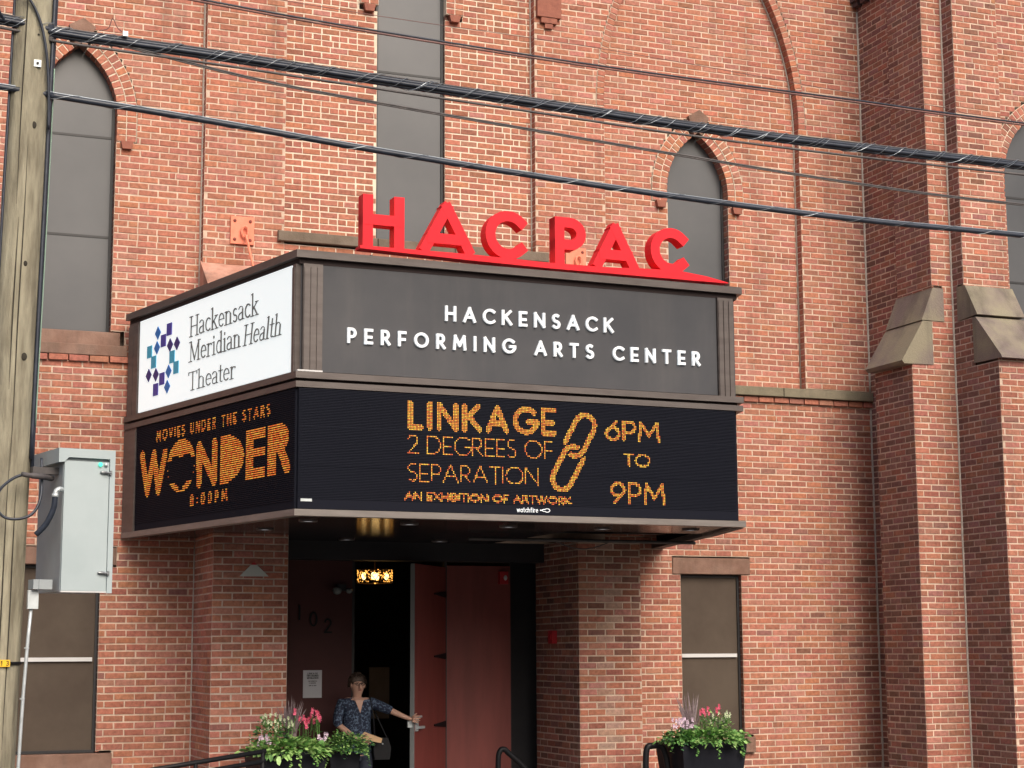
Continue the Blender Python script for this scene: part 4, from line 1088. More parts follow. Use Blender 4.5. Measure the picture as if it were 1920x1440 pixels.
# rooftop letters
sg_ = thing('rooftop_letter_sign', 'red three dimensional letters HAC PAC standing on the marquee roof on a tapering red bar', 'sign', (6.3, 14.95, 5.15))
def HU(x): return FU(x, 14.9)
fH = Frame(PB.x+(14.86-14.72)*0, 14.86, PC.x-PB.x, PC.y-PB.y)
specs = [('H', 4.50, 4.89, 5.26, 5.735), ('A', 5.03, 5.575, 5.25, 5.735), ('C', 5.674, 6.14, 5.245, 5.70), ('P', 6.365, 6.68, 5.22, 5.69), ('A', 6.745, 7.235, 5.235, 5.68), ('C', 7.355, 7.80, 5.235, 5.68)]
SW = .097
for ch, a, b, z0, z1 in specs:
    a, b = HU(a), HU(b); xm = (a+b)/2+3.87
    z0, z1 = FZ(xm, z0, 14.9), FZ(xm, z1, 14.9)
    mb = MB(); h = SW/2; D0, D1 = -.13, .0
    if ch == 'H':
        st = [[(a+h, z0+h), (a+h, z1-h)], [(b-h, z0+h), (b-h, z1-h)], [(a+h, (z0+z1)/2+.01), (b-h, (z0+z1)/2+.01)]]
    elif ch == 'A':
        m_ = (a+b)/2; t_q = .30
        st = [[(a+h+.02, z0+h), (m_-.004, z1-h*1.3)], [(b-h-.02, z0+h), (m_+.004, z1-h*1.3)], [(a+(m_-a)*t_q+h, z0+.135), (b-(b-m_)*t_q-h, z0+.135)]]
    elif ch == 'P':
        bz = z1-.15; st = [[(a+h, z0+h), (a+h, z1-h)], [(a+h, z1-h), (a+.15, z1-h)]+arc(a+.155, z1-.155, b-a-.155-h, .155-h, 90, -90, 12)+[(a+h, z1-.31+h)]]
    else:
        cx, cz = a+(z1-z0)/2, (z0+z1)/2; rr_ = (z1-z0)/2-h
        st = [arc(cx, cz, rr_, rr_, 44, 316, 24)]
    for e, s in enumerate(st): ribbon(mb, fH, s, SW, D0, D1+e*.0015)
    mb.build('letter', 'red_letter', sg_)
pts_b = [(4.475, 5.235), (5.5, 5.205), (6.3, 5.19), (7.3, 5.185), (8.18, 5.183)]
pts_t = [(8.18, 5.19), (7.95, 5.235), (7.65, 5.268), (7.3, 5.262), (6.9, 5.245), (6.3, 5.243), (5.5, 5.262), (4.9, 5.262), (4.475, 5.262)]
mb = MB()
for (a, b), (c, d) in zip(pts_b[:-1], pts_b[1:]): pass
P2 = [(HU(a), FZ(a, b, 14.9)) for a, b in pts_b+pts_t]
fH.prism(mb, P2, -.13, .0045); mb.build('base_bar', 'red_letter', sg_)
for x in (4.6, 5.2, 5.75, 6.3, 6.6, 7.1, 7.6, 7.95):
    mb = MB(); fH.box(mb, HU(x)-.012, HU(x)+.012, 5.10, 5.20, -.10, -.06); mb.build('support_post', 'groove', sg_)
# service penetrations on the roof edge
# ------------------------------------------------------------------ anchor plates with tie rods
def anchor(x, z, w, h, rod_to, label):
    t = thing('anchor_plate', label, 'anchor plate', (x, YW-.01, z), 'painted wall anchor plates above the marquee')
    mb = MB(); fY.box(mb, x-w/2, x+w/2, z-h/2, z+h/2, .004, .03); mb.build('plate', 'orange_plate', t)
    for a in (-1, 1):
        for b in (-1, 1):
            m2 = MB(); m2.ball((x+a*w*.33, YW-.033, z+b*h*.34), (.018, .012, .018)); m2.build('bolt', 'rust_dark', t)
    m3 = MB(); m3.tube([(x+.02+.035*math.cos(q), YW-.06, z-.02+.06*math.sin(q)) for q in [2*math.pi*i/14 for i in range(15)]], .013, 6); m3.build('ring', 'orange_plate', t)
    m4 = MB(); m4.tube([(x+.03, YW-.07, z-.06), rod_to], .014, 6); m4.build('tie_rod', 'orange_plate', t)
anchor(4.195, 6.14, .255, .30, (4.14, 17.1, 5.10), 'orange painted anchor plate with tie rod on the left pilaster')
anchor(8.085, 6.12, .25, .28, (8.0, 17.1, 5.10), 'orange painted anchor plate seen between the red letters P and A')

# ------------------------------------------------------------------ utility pole
pole = thing('utility_pole', 'weathered greenish wooden utility pole with cables running down its side', 'utility pole', (1.33, 13.5, -.16))
def pax(z): return Vector((1.322+.018*z, 13.5, z))
mb = MB(); n, sg2 = 60, 40; vs, fs = [], []
for i in range(n):
    z = -.4+i*(9.4/(n-1)); r0 = .163-.0018*z
    for k in range(sg2):
        a = 2*math.pi*k/sg2
        r = r0*(1+.012*math.sin(3*a+z*.7)+.008*math.sin(7*a+z*2.1)) + .0025*math.sin(a*23+z*1.1)
        # drying cracks
        for ca, za, zb in ((4.35, 1.5, 6.2), (4.62, -1, 3.6), (5.05, 2.2, 9), (4.05, 4.5, 9), (5.3, 0, 2.6)):
            dd = abs(a-(ca+.02*math.sin(z*3)))
            if dd < .09 and za < z < zb: r -= .012*(1-dd/.09)
        c = pax(z); vs.append((c.x+r*math.cos(a), c.y+r*math.sin(a), z))
fs = [(i*sg2+k, i*sg2+(k+1) % sg2, (i+1)*sg2+(k+1) % sg2, (i+1)*sg2+k) for i in range(n-1) for k in range(sg2)]
mb.add(vs, fs); mb.build('shaft', 'wood', pole, smooth=True)
def onp(a, z, r=.163): c = pax(z); rr0 = r-.0018*z; return (c.x+rr0*math.cos(a), c.y+rr0*math.sin(a), z)
# long narrow cracks
for a, z0, z1 in ((4.70, 3.0, 5.6), (4.66, .6, 3.2), (4.30, 5.0, 7.3), (5.05, 1.0, 2.9), (4.45, 3.6, 4.9)):
    mb = MB(); q = [(a+.012*math.sin(z*4.1), z) for z in np.linspace(z0, z1, 24)]
    mb.tube([onp(x, z, .1625) for x, z in q], [.0045*math.sin(math.pi*(i+.5)/24)+.0008 for i in range(24)], 5); mb.build('crack', 'crack', pole)
for a, z, r in ((4.95, 5.62, .028), (4.9, 4.55, .022), (5.1, 3.85, .03), (4.6, 1.3, .035)):
    mb = MB(); c = onp(a, z, .1585); mb.ball(c, (r*.7, .007, r*1.0), 0, 10, 6); mb.build('knot', 'crack', pole)
# cables stapled to the right-hand side
def riser(a, z0, z1, rad, mt_, name, ofs=.0, wig=.01):
    mb = MB(); pts = []
    for z in np.linspace(z0, z1, 30):
        c = pax(z); rr0 = .163-.0018*z+rad+ofs
        a2 = a+wig*math.sin(z*1.9+a*5); pts.append((c.x+rr0*math.cos(a2), c.y+rr0*math.sin(a2), z))
    mb.tube(pts, rad, 7); mb.build(name, mt_, pole, smooth=True)
riser(5.80, 3.1, 8.8, .015, 'cable', 'riser_cable'); riser(6.02, 3.0, 8.8, .014, 'cable', 'riser_cable', .002, .03); riser(6.2, 3.4, 8.8, .010, 'cable_grey', 'riser_cable', .010, .04)
riser(5.92, 3.35, 6.1, .005, 'green_wire', 'ground_wire', .028, .05)
riser(3.55, 1.0, 8.8, .010, 'cable', 'riser_cable', 0, .02)
# looping cable at the top of the pole
mb = MB(); PTS = [(1.24, 13.40, 6.40), (1.17, 13.34, 6.48), (1.165, 13.325, 6.60), (1.26, 13.325, 6.665), (1.38, 13.325, 6.60), (1.47, 13.33, 6.44), (1.525, 13.34, 6.22), (1.555, 13.36, 5.95), (1.57, 13.38, 5.6)]
def smooth_path(P, k=6):
    P = [Vector(p) for p in P]; o = []
    for i in range(len(P)-1):
        p0, p1, p2, p3 = P[max(0, i-1)], P[i], P[i+1], P[min(len(P)-1, i+2)]
        for j in range(k):
            t = j/k; o.append(.5*((2*p1)+(-p0+p2)*t+(2*p0-5*p1+4*p2-p3)*t*t+(-p0+3*p1-3*p2+p3)*t**3))
    return o+[P[-1]]
mb.tube(smooth_path(PTS), .011, 7); mb.build('looped_cable', 'cable', pole, smooth=True)
# bolts with square washers
for z, a in ((6.10, 4.95), (6.66, 4.92)):
    c = Vector(onp(a, z, .165)); mb = MB(); mb.box(c+Vector((-.027, -.006, -.027)), c+Vector((.027, .006, .027))); o = mb.build('washer', 'galv', pole)
    m2 = MB(); m2.ball(c+Vector((0, -.012, 0)), .011); m2.build('bolt_head', 'steel_dark', o)
c = Vector(onp(4.55, 1.52, .165)); mb = MB(); mb.ball(c, (.02, .012, .014)); mb.build('bolt_head', 'galv', pole)
mb = MB(); c = Vector(onp(4.93, 6.33, .163)); mb.ball(c, (.008, .005, .008)); mb.build('bolt_hole', 'crack', pole)
# yellow number tag with black band
mb = MB(); mb.tube([onp(a, 1.612, .167) for a in np.linspace(4.2, 6.2, 16)], .012, 6); mb.build('tag_band', 'black', pole)
ftag = Frame(1.225, 13.322, 1, .05)
mb = MB(); ftag.box(mb, .0, .20, 1.587, 1.637, -.004, .004); tg = mb.build('number_tag', 'yellow', pole)
raised_text(ftag, layout('6113', .05, .19, 1.597, 1.627), .005, .003, .006, 'black', 'tag_digits', tg, each=False)
# small grey junction box and pale conduit
mb = MB(); mb.box((1.53, 13.30, 2.00), (1.605, 13.37, 2.135)); mb.build('junction_box', 'galv', pole)
mb = MB(); mb.tube([(1.56, 13.33, 2.02), (1.545, 13.33, 1.8), (1.525, 13.33, 1.4), (1.505, 13.33, .8), (1.49, 13.33, -.16)], .0125, 8); o = mb.build('pale_conduit', 'galv', pole, smooth=True)
for z in (1.72, 1.36):
    m2 = MB(); m2.tube([(1.541-.05*(1.8-z), 13.33, z-.006), (1.541-.05*(1.8-z), 13.33, z+.006)], .018, 8); m2.build('clip', 'galv', o)

# ------------------------------------------------------------------ cabinet on the pole
cab = thing('electrical_cabinet', 'pale grey metal electrical cabinet with green lamp mounted on the utility pole', 'cabinet', (1.85, 13.45, 2.12))
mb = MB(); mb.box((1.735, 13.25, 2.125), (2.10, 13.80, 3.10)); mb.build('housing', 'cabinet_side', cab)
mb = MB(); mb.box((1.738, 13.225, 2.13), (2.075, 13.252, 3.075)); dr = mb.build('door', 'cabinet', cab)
mb = MB(); mb.box((2.078, 13.215, 2.115), (2.118, 13.27, 3.165)); mb.build('flange', 'cabinet', cab)
mb = MB(); mb.poly([(1.69, 13.215, 3.06), (1.735, 13.215, 3.065), (1.765, 13.215, 3.10), (2.078, 13.215, 3.10), (2.078, 13.215, 3.165), (1.69, 13.215, 3.165)], (0, .60, 0)); mb.build('hood', 'cabinet', cab)
mb = MB(); mb.box((1.735, 13.222, 2.118), (2.085, 13.26, 2.128)); mb.build('bottom_lip', 'white_bar', cab)
for x, mt_, r in ((2.005, 'green_lamp', .017), (2.047, 'galv', .015)):
    mb = MB(); mb.ball((x, 13.215, 3.058), (r, .012, r), 0, 12, 6); mb.build('indicator_lamp', mt_, cab)
for z in (3.00, 2.262):
    mb = MB(); mb.ball((2.035, 13.215, z), (.032, .016, .012), 0, 10, 6); mb.tube([(2.035, 13.205, z), (2.085, 13.205, z-.006)], .008, 6); mb.box((2.075, 13.20, z-.02), (2.09, 13.216, z+.014)); mb.build('latch', 'steel_latch', cab) if 'steel_latch' in M else None
    M.setdefault('steel_latch', mat('steel_latch', (.25, .26, .27), None, .35, metal=.6)); 
    if z == 3.00: mb.build('latch', 'steel_latch', cab)
mb = MB(); mb.tube(smooth_path([(1.72, 13.22, 2.86), (1.695, 13.20, 2.86), (1.672, 13.20, 2.845), (1.665, 13.20, 2.815)]), .019, 8); mb.tube([(1.665, 13.20, 2.825), (1.665, 13.20, 2.80)], .025, 8); mb.build('conduit_elbow', 'galv', cab, smooth=True)
mb = MB(); mb.tube(smooth_path([(1.665, 13.20, 2.81), (1.66, 13.21, 2.72), (1.62, 13.24, 2.61), (1.56, 13.28, 2.53)]), .022, 8); mb.build('flexible_conduit', 'cable', cab, smooth=True)
mb = MB(); mb.tube(smooth_path([(1.70, 13.40, 2.955), (1.60, 13.30, 2.955), (1.50, 13.26, 2.955), (1.43, 13.24, 2.96)]), [.022]*12+[.018]*7, 8); mb.build('pipe_stub', 'cable_grey', cab, smooth=True)
mb = MB(); mb.box((1.56, 13.30, 2.14), (1.70, 13.42, 2.21)); mb.box((1.60, 13.29, 2.14), (1.615, 13.30, 2.21)); mb.build('mounting_bracket', 'cabinet_side', cab)
mb = MB(); mb.box((1.54, 13.34, 2.98), (1.736, 13.40, 3.03)); mb.build('mounting_bracket', 'steel_dark', cab)
cab.location.x -= .035; cab.rotation_euler.z = R(11)
# free cable loop by the cabinet
loop = [(1.60, 13.26, 2.955), (1.50, 13.23, 2.965), (1.40, 13.22, 2.94), (1.30, 13.22, 2.85), (1.27, 13.22, 2.74), (1.33, 13.22, 2.655), (1.43, 13.22, 2.64), (1.53, 13.23, 2.68), (1.585, 13.26, 2.78), (1.60, 13.30, 2.93), (1.60, 13.36, 3.10)]
mb = MB(); mb.tube(smooth_path(loop), .0105, 8); o = mb.build('cable_loop', 'cable', None, smooth=True); tag(o, 'black cable hanging in a loop beside the grey electrical cabinet', 'cable')

# ------------------------------------------------------------------ overhead cables
def cable_path(ctrl, k=5): return smooth_path([(x, 13.4, z) for x, z in ctrl], k)
def ext(c):  # carry the line on beyond both ends
    a = [(c[0][0]-4, c[0][1]+.22)] if c[0][0] < 1.6 else []
    b = [(c[-1][0]+6, c[-1][1]+.03)]
    return a+c+b
def helix(path, r, turn, rad, mb, ph=0):
    P = path; s = 0; out_ = []
    total = sum((P[i+1]-P[i]).length for i in range(len(P)-1)); step = turn/10
    i = 0; d = 0; L = (P[1]-P[0]).length; tpos = 0
    while tpos < total-step:
        while d+L < tpos and i < len(P)-2: d += L; i += 1; L = (P[i+1]-P[i]).length
        t = (tpos-d)/L; p = P[i].lerp(P[i+1], t); T = (P[i+1]-P[i]).normalized(); u = Vector((0, 0, 1)); v = u.cross(T)
        a = 2*math.pi*tpos/turn+ph; out_.append(p+u*math.cos(a)*r+v*math.sin(a)*r); tpos += step
    mb.tube(out_, rad, 4)
B_c = ext([(1.19, 6.43), (1.62, 6.376), (2.817, 6.348), (4.137, 6.305), (5.55, 6.262), (7.066, 6.215), (8.698, 6.200), (10.585, 6.21)])
cb = thing('cable_bundle', 'thick bundle of black cables lashed together, crossing above the marquee letters', 'cable', (1.2, 13.4, 6.43), 'overhead cables')
bp_ = cable_path(B_c)
def offp(P, dy, dz, drift=0): return [p+Vector((0, dy, dz+drift*i/len(P))) for i, p in enumerate(P)]
for dy, dz, r, mt_, dr_ in ((0, .022, .017, 'cable', 0), (-.012, -.004, .019, 'cable', 0), (.01, -.026, .015, 'cable', 0), (0, .043, .008, 'cable_grey', 0), (0, -.062, .011, 'cable_grey', -.03), (.02, -.046, .007, 'cable_rust', -.045)):
    mb = MB(); mb.tube(offp(bp_, dy, dz, dr_), r, 8); mb.build('strand', mt_, cb, smooth=True)
mb = MB(); helix(offp(bp_, 0, .002), .052, .42, .0026, mb); helix(offp(bp_, 0, .002), .046, .31, .0024, mb, 2.); helix(offp(bp_, 0, .002), .050, .53, .0024, mb, 4.); mb.build('lashing_wire', 'lash', cb)
T_c = ext([(1.205, 5.90), (1.63, 5.873), (2.829, 5.803), (4.142, 5.708), (5.546, 5.627), (7.052, 5.562), (8.672, 5.524), (10.545, 5.528)])
ct = thing('single_lashed_cable', 'smooth black cable with spiral lashing wire, crossing just above the red letters', 'cable', (1.2, 13.4, 5.9), 'overhead cables')
tp_ = cable_path(T_c)
mb = MB(); mb.tube(tp_, .023, 10); mb.build('core', 'cable', ct, smooth=True)
mb = MB(); mb.tube(offp(tp_, 0, .026), .006, 6); mb.build('messenger_wire', 'lash', ct, smooth=True)
mb = MB(); helix(offp(tp_, 0, .003), .029, .47, .002, mb); mb.build('lashing_wire', 'lash', ct)
def wire(name, ctrl, strands, label, grp='overhead cables'):
    t = thing(name, label, 'cable', (ctrl[0][0], 13.4, ctrl[0][1]), grp); P_ = cable_path(ext(ctrl))
    for dy, dz, r, mt_ in strands:
        mb = MB(); mb.tube(offp(P_, dy, dz), r, 6); mb.build('strand', mt_, t, smooth=True)
wire('twin_service_wire', [(1.6, 6.86), (2.66, 6.786), (3.862, 6.722), (5.553, 6.668), (6.971, 6.645), (8.716, 6.638), (10.608, 6.622)], [(0, 0.010, .0085, 'cable'), (0, -.010, .0085, 'cable_rust')], 'dark twin wire, uppermost thick line across the brickwork')
wire('twisted_drop_wire', [(1.62, 6.40), (2.15, 6.331), (3.164, 6.190), (4.171, 6.108), (5.549, 6.025), (6.956, 5.945), (8.685, 5.862), (10.562, 5.828)], [(0, .006, .008, 'cable_grey'), (0, -.007, .006, 'cable_grey')], 'thin grey twisted wire running below the thick cable bundle')
wire('thin_brown_wire', [(1.6, 6.92), (2.66, 6.90), (4.18, 6.85), (5.801, 6.83), (6.974, 6.79), (8.718, 6.71), (9.764, 6.684), (10.6, 6.65)], [(0, 0, .0028, 'cable_rust')], 'hair-thin brown wire crossing near the top of the tall window')
# tie and tails on the bundle beside the pole
mb = MB(); mb.tube(smooth_path([(1.92, 13.36, 6.42), (1.99, 13.36, 6.45), (2.02, 13.36, 6.53), (2.06, 13.36, 6.46), (2.12, 13.36, 6.42)]), .004, 5); mb.build('wire_tail', 'cable_rust', cb)
mb = MB(); mb.box((2.10, 13.35, 6.40), (2.14, 13.37, 6.44)); mb.build('cable_clamp', 'galv', cb)

# ------------------------------------------------------------------ entrance things
dl = thing('open_door_leaf', 'red door leaf standing half open with black strap hinges and silver latch', 'door', (6.61, 18.58, -.16))
dx, dy_ = 6.61-6.005, 18.58-17.86; LD = math.hypot(dx, dy_)
fD = Frame(6.005, 17.86, dx, dy_)
mb = MB(); fD.box(mb, .012, LD, -.14, 2.60, -.045, 0); mb.build('leaf', 'door_red', dl)
mb = MB(); fD.box(mb, .0, .011, -.14, 2.60, -.046, .001); mb.build('edge_strip', 'door_edge', dl)
for z in (2.30, 1.63, .90):
    mb = MB(); fD.prism(mb, [(LD-.36, z-.008), (LD-.01, z-.035), (LD-.01, z+.035), (LD-.36, z+.008)], .0005, .012); mb.build('strap_hinge', 'black', dl)
mb = MB(); fD.box(mb, .03, .075, .86, 1.02, .0, .022); fD.box(mb, .03, .12, 1.0, 1.02, .022, .045); fD.box(mb, .03, .19, .885, .91, .022, .05); mb.build('latch', 'galv', dl)
mb = MB(); mb.box((5.94, 17.87, .90), (5.99, 17.90, .97)); mb.build('lever', 'galv', dl)
fixd = thing('fixed_red_panel', 'tall flat dark red fixed panel to the right of the open door', 'door', (7.0, 18.6, -.16))
mb = MB(); mb.box((6.632, 18.602, -.15), (7.384, 18.655, 2.62)); mb.build('panel', 'door_red', fixd)
mb = MB(); mb.box((7.24, 18.55, 2.42), (7.34, 18.60, 2.56)); st_ = mb.build('fire_alarm_strobe', 'alarm_red', None); tag(st_, 'small red alarm strobe at the top right of the red panel', 'fire alarm')
m2 = MB(); m2.ball((7.305, 18.545, 2.49), (.022, .02, .03)); m2.build('strobe_lens', 'strobe', st_)
mb = MB(); mb.box((7.63, 17.99, 1.76), (7.686, 18.11, 1.90)); o = mb.build('fire_alarm_pull_box', 'alarm_red', None); tag(o, 'dark red alarm box on the brick side of the right entrance pier', 'fire alarm')
m2 = MB(); m2.box((7.615, 18.02, 1.80), (7.629, 18.08, 1.86)); m2.build('pull_handle', 'alarm_red', o)
# paper notice
no = MB(); fN = front(18.60); fN.box(no, 5.01, 5.215, 1.20, 1.49, .0, .004); nt_ = no.build('paper_notice', 'paper', None); tag(nt_, 'white paper notice taped to the maroon wall beside the door', 'notice')
M['ink'] = mat('ink', (.05, .05, .06), None, .8)
for i, (tx, z, hw, h_) in enumerate((('LINKAGE', 1.455, .055, .016), ('TWO DEGREES', 1.432, .065, .015), ('SEPARATION', 1.408, .062, .015), ('AN EXHIBITION', 1.375, .045, .008), ('OF ARTWORK', 1.355, .036, .008), ('6PM TO 9PM', 1.328, .04, .009), ('FREE', 1.30, .03, .008))):
    if i < 6: raised_text(fN, layout(tx, 5.1125-hw, 5.1125+hw, z-h_/2, z+h_/2), .0035 if i < 3 else .002, .0035, .0052, 'ink', 'print_line', nt_, each=False)
# house number on the maroon wall
hn = thing('house_number', 'dark digits 102 stepping down the maroon wall inside the entrance', 'house number', (5.1, 18.59, 1.95))
for ch, u, z in (('1', 4.93, 2.10), ('0', 5.08, 2.03), ('2', 5.24, 1.96)):
    raised_text(fN, layout(ch, u, u+.07, z-.07, z+.07) if ch != '1' else [(ch, [([(u+.03, z-.07), (u+.03, z+.07)], None)])], .018, .0, .012, 'black', 'digit', hn)
# emergency light heads
el_ = thing('emergency_light', 'round emergency lamp head on the maroon wall above the notice', 'lamp', (5.40, 18.55, 2.34))
mb = MB(); mb.box((5.36, 18.54, 2.33), (5.46, 18.60, 2.40)); mb.build('housing', 'frame_dark', el_)
for x, r_ in ((5.345, .052), (5.48, .036)): mb = MB(); mb.ball((x, 18.50, 2.33), (r_, r_, r_*.82), 0, 12, 8); mb.build('lamp_head', 'lens', el_, smooth=True)
# lit lantern inside
ln = thing('lantern', 'lit amber caged ceiling lantern glowing inside the doorway', 'lantern', (5.95, 19.1, 2.63))
mb = MB(); lx, ly, lz, lw, lh = 5.955, 19.1, 2.515, .20, .075
for a in (0, 1):
    z = lz+lh*(2*a-1); mb.tube([(lx+lw*math.cos(q), ly+lw*math.sin(q), z) for q in [2*math.pi*i/20 for i in range(21)]], .006, 5)
for i in range(16):
    q0, q1 = 2*math.pi*i/16, 2*math.pi*(i+1.6)/16
    mb.tube([(lx+lw*math.cos(q0), ly+lw*math.sin(q0), lz-lh), (lx+lw*math.cos(q1), ly+lw*math.sin(q1), lz+lh)], .003, 4)
    mb.tube([(lx+lw*math.cos(q1), ly+lw*math.sin(q1), lz-lh), (lx+lw*math.cos(q0), ly+lw*math.sin(q0), lz+lh)], .003, 4)
mb.tube([(lx, ly, lz+lh), (lx, ly, 2.87)], .01, 6); mb.build('cage', 'gold', ln)
for dx_, dyy in ((-.13, 0), (-.05, -.10), (.05, .08), (.13, -.02), (0, -.02)):
    mb = MB(); mb.ball((lx+dx_, ly+dyy, lz), (.026, .026, .042), 0, 10, 8); mb.build('bulb', 'bulb', ln, smooth=True)

r3 = random.Random(5)
mb = MB()
for i in range(150):
    q = r3.uniform(0, 2*math.pi); mb.ball((lx+lw*.96*math.cos(q), ly+lw*.96*math.sin(q), lz+r3.uniform(-lh, lh)), r3.uniform(.004, .009), 0, 5, 4)
mb.build('crystal_beads', 'bead', ln, kind='stuff')
# triangular sign on the left pier
tr = MB(); fP = front(17.40); fP.prism(tr, [(4.025, 2.425), (4.32, 2.427), (4.168, 2.568)], .003, .012); o = tr.build('triangular_sign', 'galv_grey', None) if 'galv_grey' in M else None
M['galv_grey'] = mat('sign_grey', (.50, .53, .50), None, .5)
o = tr.build('triangular_sign', 'galv_grey', None); tag(o, 'small grey triangular sign with red tip on the left entrance pier', 'sign')
m2 = MB(); fP.prism(m2, [(4.137, 2.540), (4.199, 2.540), (4.168, 2.569)], .0125, .014); m2.build('red_tip', 'alarm_red', o)
raised_text(fP, layout('FIRE DEPT', 4.07, 4.20, 2.434, 2.444), .003, .011, .0135, 'ink', 'small_print', o, each=False) if False else None

# handrails
def rail(name, pts_list, posts, label, r=.021):
    t = thing(name, label, 'handrail', (pts_list[0][0][0], pts_list[0][0][1], -.16), 'black metal handrails at the entrance')
    for p in pts_list: mb = MB(); mb.tube(p, r, 8); mb.build('rail', 'black', t, smooth=True)
    for a, b in posts: mb = MB(); mb.tube([a, b], r*.9, 8); mb.build('post', 'black', t, smooth=True)
rail('ramp_handrail', [[(1.2, 16.3, .38), (3.05, 16.3, .650), (4.05, 16.3, .785)], [(1.2, 16.3, .27), (3.05, 16.3, .555), (4.05, 16.3, .695)]], [((3.40, 16.3, .72), (3.40, 16.3, -.16)), ((1.9, 16.3, .5), (1.9, 16.3, -.16)), ((4.02, 16.3, .8), (4.02, 16.3, -.16))], 'sloping black ramp handrail in front of the left entrance pier', .022)
rl2 = smooth_path([(8.06, 16.6, -.16), (8.06, 16.6, .50), (8.075, 16.6, .69), (8.13, 16.6, .72), (8.24, 16.6, .71), (8.29, 16.6, .60), (8.34, 16.6, .40), (8.6, 16.6, -.16)], 8)
rail('step_handrail', [rl2], [], 'black bent-tube handrail beside the right planter', .033)
rl3 = smooth_path([(6.88, 17.7, -.16), (6.88, 17.7, .50), (6.90, 17.7, .64), (6.95, 17.7, .66), (7.0, 17.7, .62), (7.18, 17.7, .46), (7.5, 17.7, .1)], 8)
rail('step_handrail', [rl3], [], 'black handrail end rising in front of the red door panel', .03)

# ------------------------------------------------------------------ planters and plants
def planter(x0, x1, y, h, label, depth=.62):
    mb = MB(); wt = x1-x0; tp = .10
    T = [(x0, y), (x1, y), (x1, y+depth), (x0, y+depth)]; B = [(x0+tp, y+tp), (x1-tp, y+tp), (x1-tp, y+depth-tp), (x0+tp, y+depth-tp)]
    I = [(x0+.035, y+.035), (x1-.035, y+.035), (x1-.035, y+depth-.035), (x0+.035, y+depth-.035)]
    vs = [(a, b, -.16) for a, b in B]+[(a, b, h-.05) for a, b in T]+[(a, b, h) for a, b in T]+[(a, b, h) for a, b in I]+[(a, b, h-.12) for a, b in I]
    fs = [(3, 2, 1, 0)]
    for s in range(4): fs += [(s*4+i, s*4+(i+1) % 4, (s+1)*4+(i+1) % 4, (s+1)*4+i) for i in range(4)]
    mb.add(vs, fs); t = thing('planter', label, 'planter', ((x0+x1)/2, y+depth/2, -.16), 'black square planters by the entrance')
    mb.build('pot', 'planter', t)
    m2 = MB(); m2.add([(a, b, h-.05) for a, b in I], [(0, 1, 2, 3)]); m2.build('soil', 'soil', t)
    return t
planter(4.04, 4.68, 16.5, .755, 'black square planter in front of the left side of the entrance')
planter(4.86, 5.16, 17.0, .70, 'second narrower black planter beside the woman', .34)
planter(8.33, 9.06, 16.3, .755, 'black square planter under the right window')
r2 = random.Random(11)
def leaf(mb, p, d, ln, wd, mi=0, droop=.3, nrm=None):
    d = Vector(d).normalized(); s = d.cross(Vector((0, 0, 1)) if abs(d.z) < .95 else Vector((1, 0, 0))).normalized()
    s = (s+Vector((r2.uniform(-.6, .6), r2.uniform(-.6, .6), r2.uniform(-.6, .6)))).normalized()
    p = Vector(p); q = p+d*ln*.5+Vector((0, 0, -droop*ln*.1)); e = p+d*ln+Vector((0, 0, -droop*ln*.5))
    a1 = p+d*ln*.25; a3 = p+d*ln*.72+Vector((0, 0, -droop*ln*.28)); mb.add([p, a1-s*wd*.45, a3-s*wd*.42, e, a3+s*wd*.42, a1+s*wd*.45], [(0, 1, 2, 3), (0, 3, 4, 5)], mi)
def blade(mb, p, d, ln, wd, mi=0, droop=.3):
    d = Vector(d).normalized(); s = d.cross(Vector((.2, 1, .1))).normalized(); P = Vector(p); n = 5; vs = []
    for i in range(n+1):
        t = i/n; c = P+d*ln*t+Vector((0, 0, -droop*ln*t*t)); w_ = wd*(1-t)**.7*.5; vs += [c-s*w_, c+s*w_]
    mb.add(vs, [(2*i, 2*i+1, 2*i+3, 2*i+2) for i in range(n)], mi)
def foliage(name, c, rad, n, mats, label, size=(.03, .05), shape=1.0, trail=0, cat='plant', grp=None):
    mb = MB(); cx, cy, cz = c; rx, ry, rz = rad
    for i in range(n):
        a = r2.uniform(0, 2*math.pi); b_ = r2.uniform(-.25, 1); q = r2.uniform(.45, 1)**.5
        h_ = math.sqrt(max(0, 1-max(0, b_)**2))
        lump = 1+.22*math.sin(a*5+b_*3)+.15*math.sin(a*9)
        p = (cx+rx*q*h_*math.cos(a)*lump, cy+ry*q*h_*math.sin(a)*lump, cz+rz*b_*q*lump)
        d = (math.cos(a)+r2.uniform(-.7, .7), math.sin(a)+r2.uniform(-.7, .7), b_+r2.uniform(-.5, .7))
        ln = r2.uniform(*size); leaf(mb, p, d, ln, ln*.75, r2.randrange(len(mats)), .6)
    for i in range(trail):
        a = r2.uniform(-2.9, -.2); px, py = cx+rx*.95*math.cos(a), cy+ry*.95*math.sin(a); L = r2.uniform(.05, .20)
        for k in range(int(L/.018)):
            z = cz-.0-k*.018; leaf(mb, (px+r2.uniform(-.01, .01), py-.01, z), (r2.uniform(-1, 1), -1, r2.uniform(-.6, .2)), .035, .028, r2.randrange(len(mats)), .5)
    o = mb.build(name, mats, None); tag(o, label, cat, grp)
    return o
def spikes(c, n, hmin, hmax, spread, label, mats=('leaf_p',), wd=.014):
    mb = MB()
    for i in range(n):
        a = r2.uniform(0, 2*math.pi); t = r2.uniform(0, spread)
        blade(mb, (c[0]+r2.uniform(-.04, .04), c[1]+r2.uniform(-.04, .04), c[2]), (t*math.cos(a), t*math.sin(a), 1), r2.uniform(hmin, hmax), wd, 0, r2.uniform(.02, .22))
    o = mb.build('purple_grass', list(mats), None); tag(o, label, 'plant'); return o
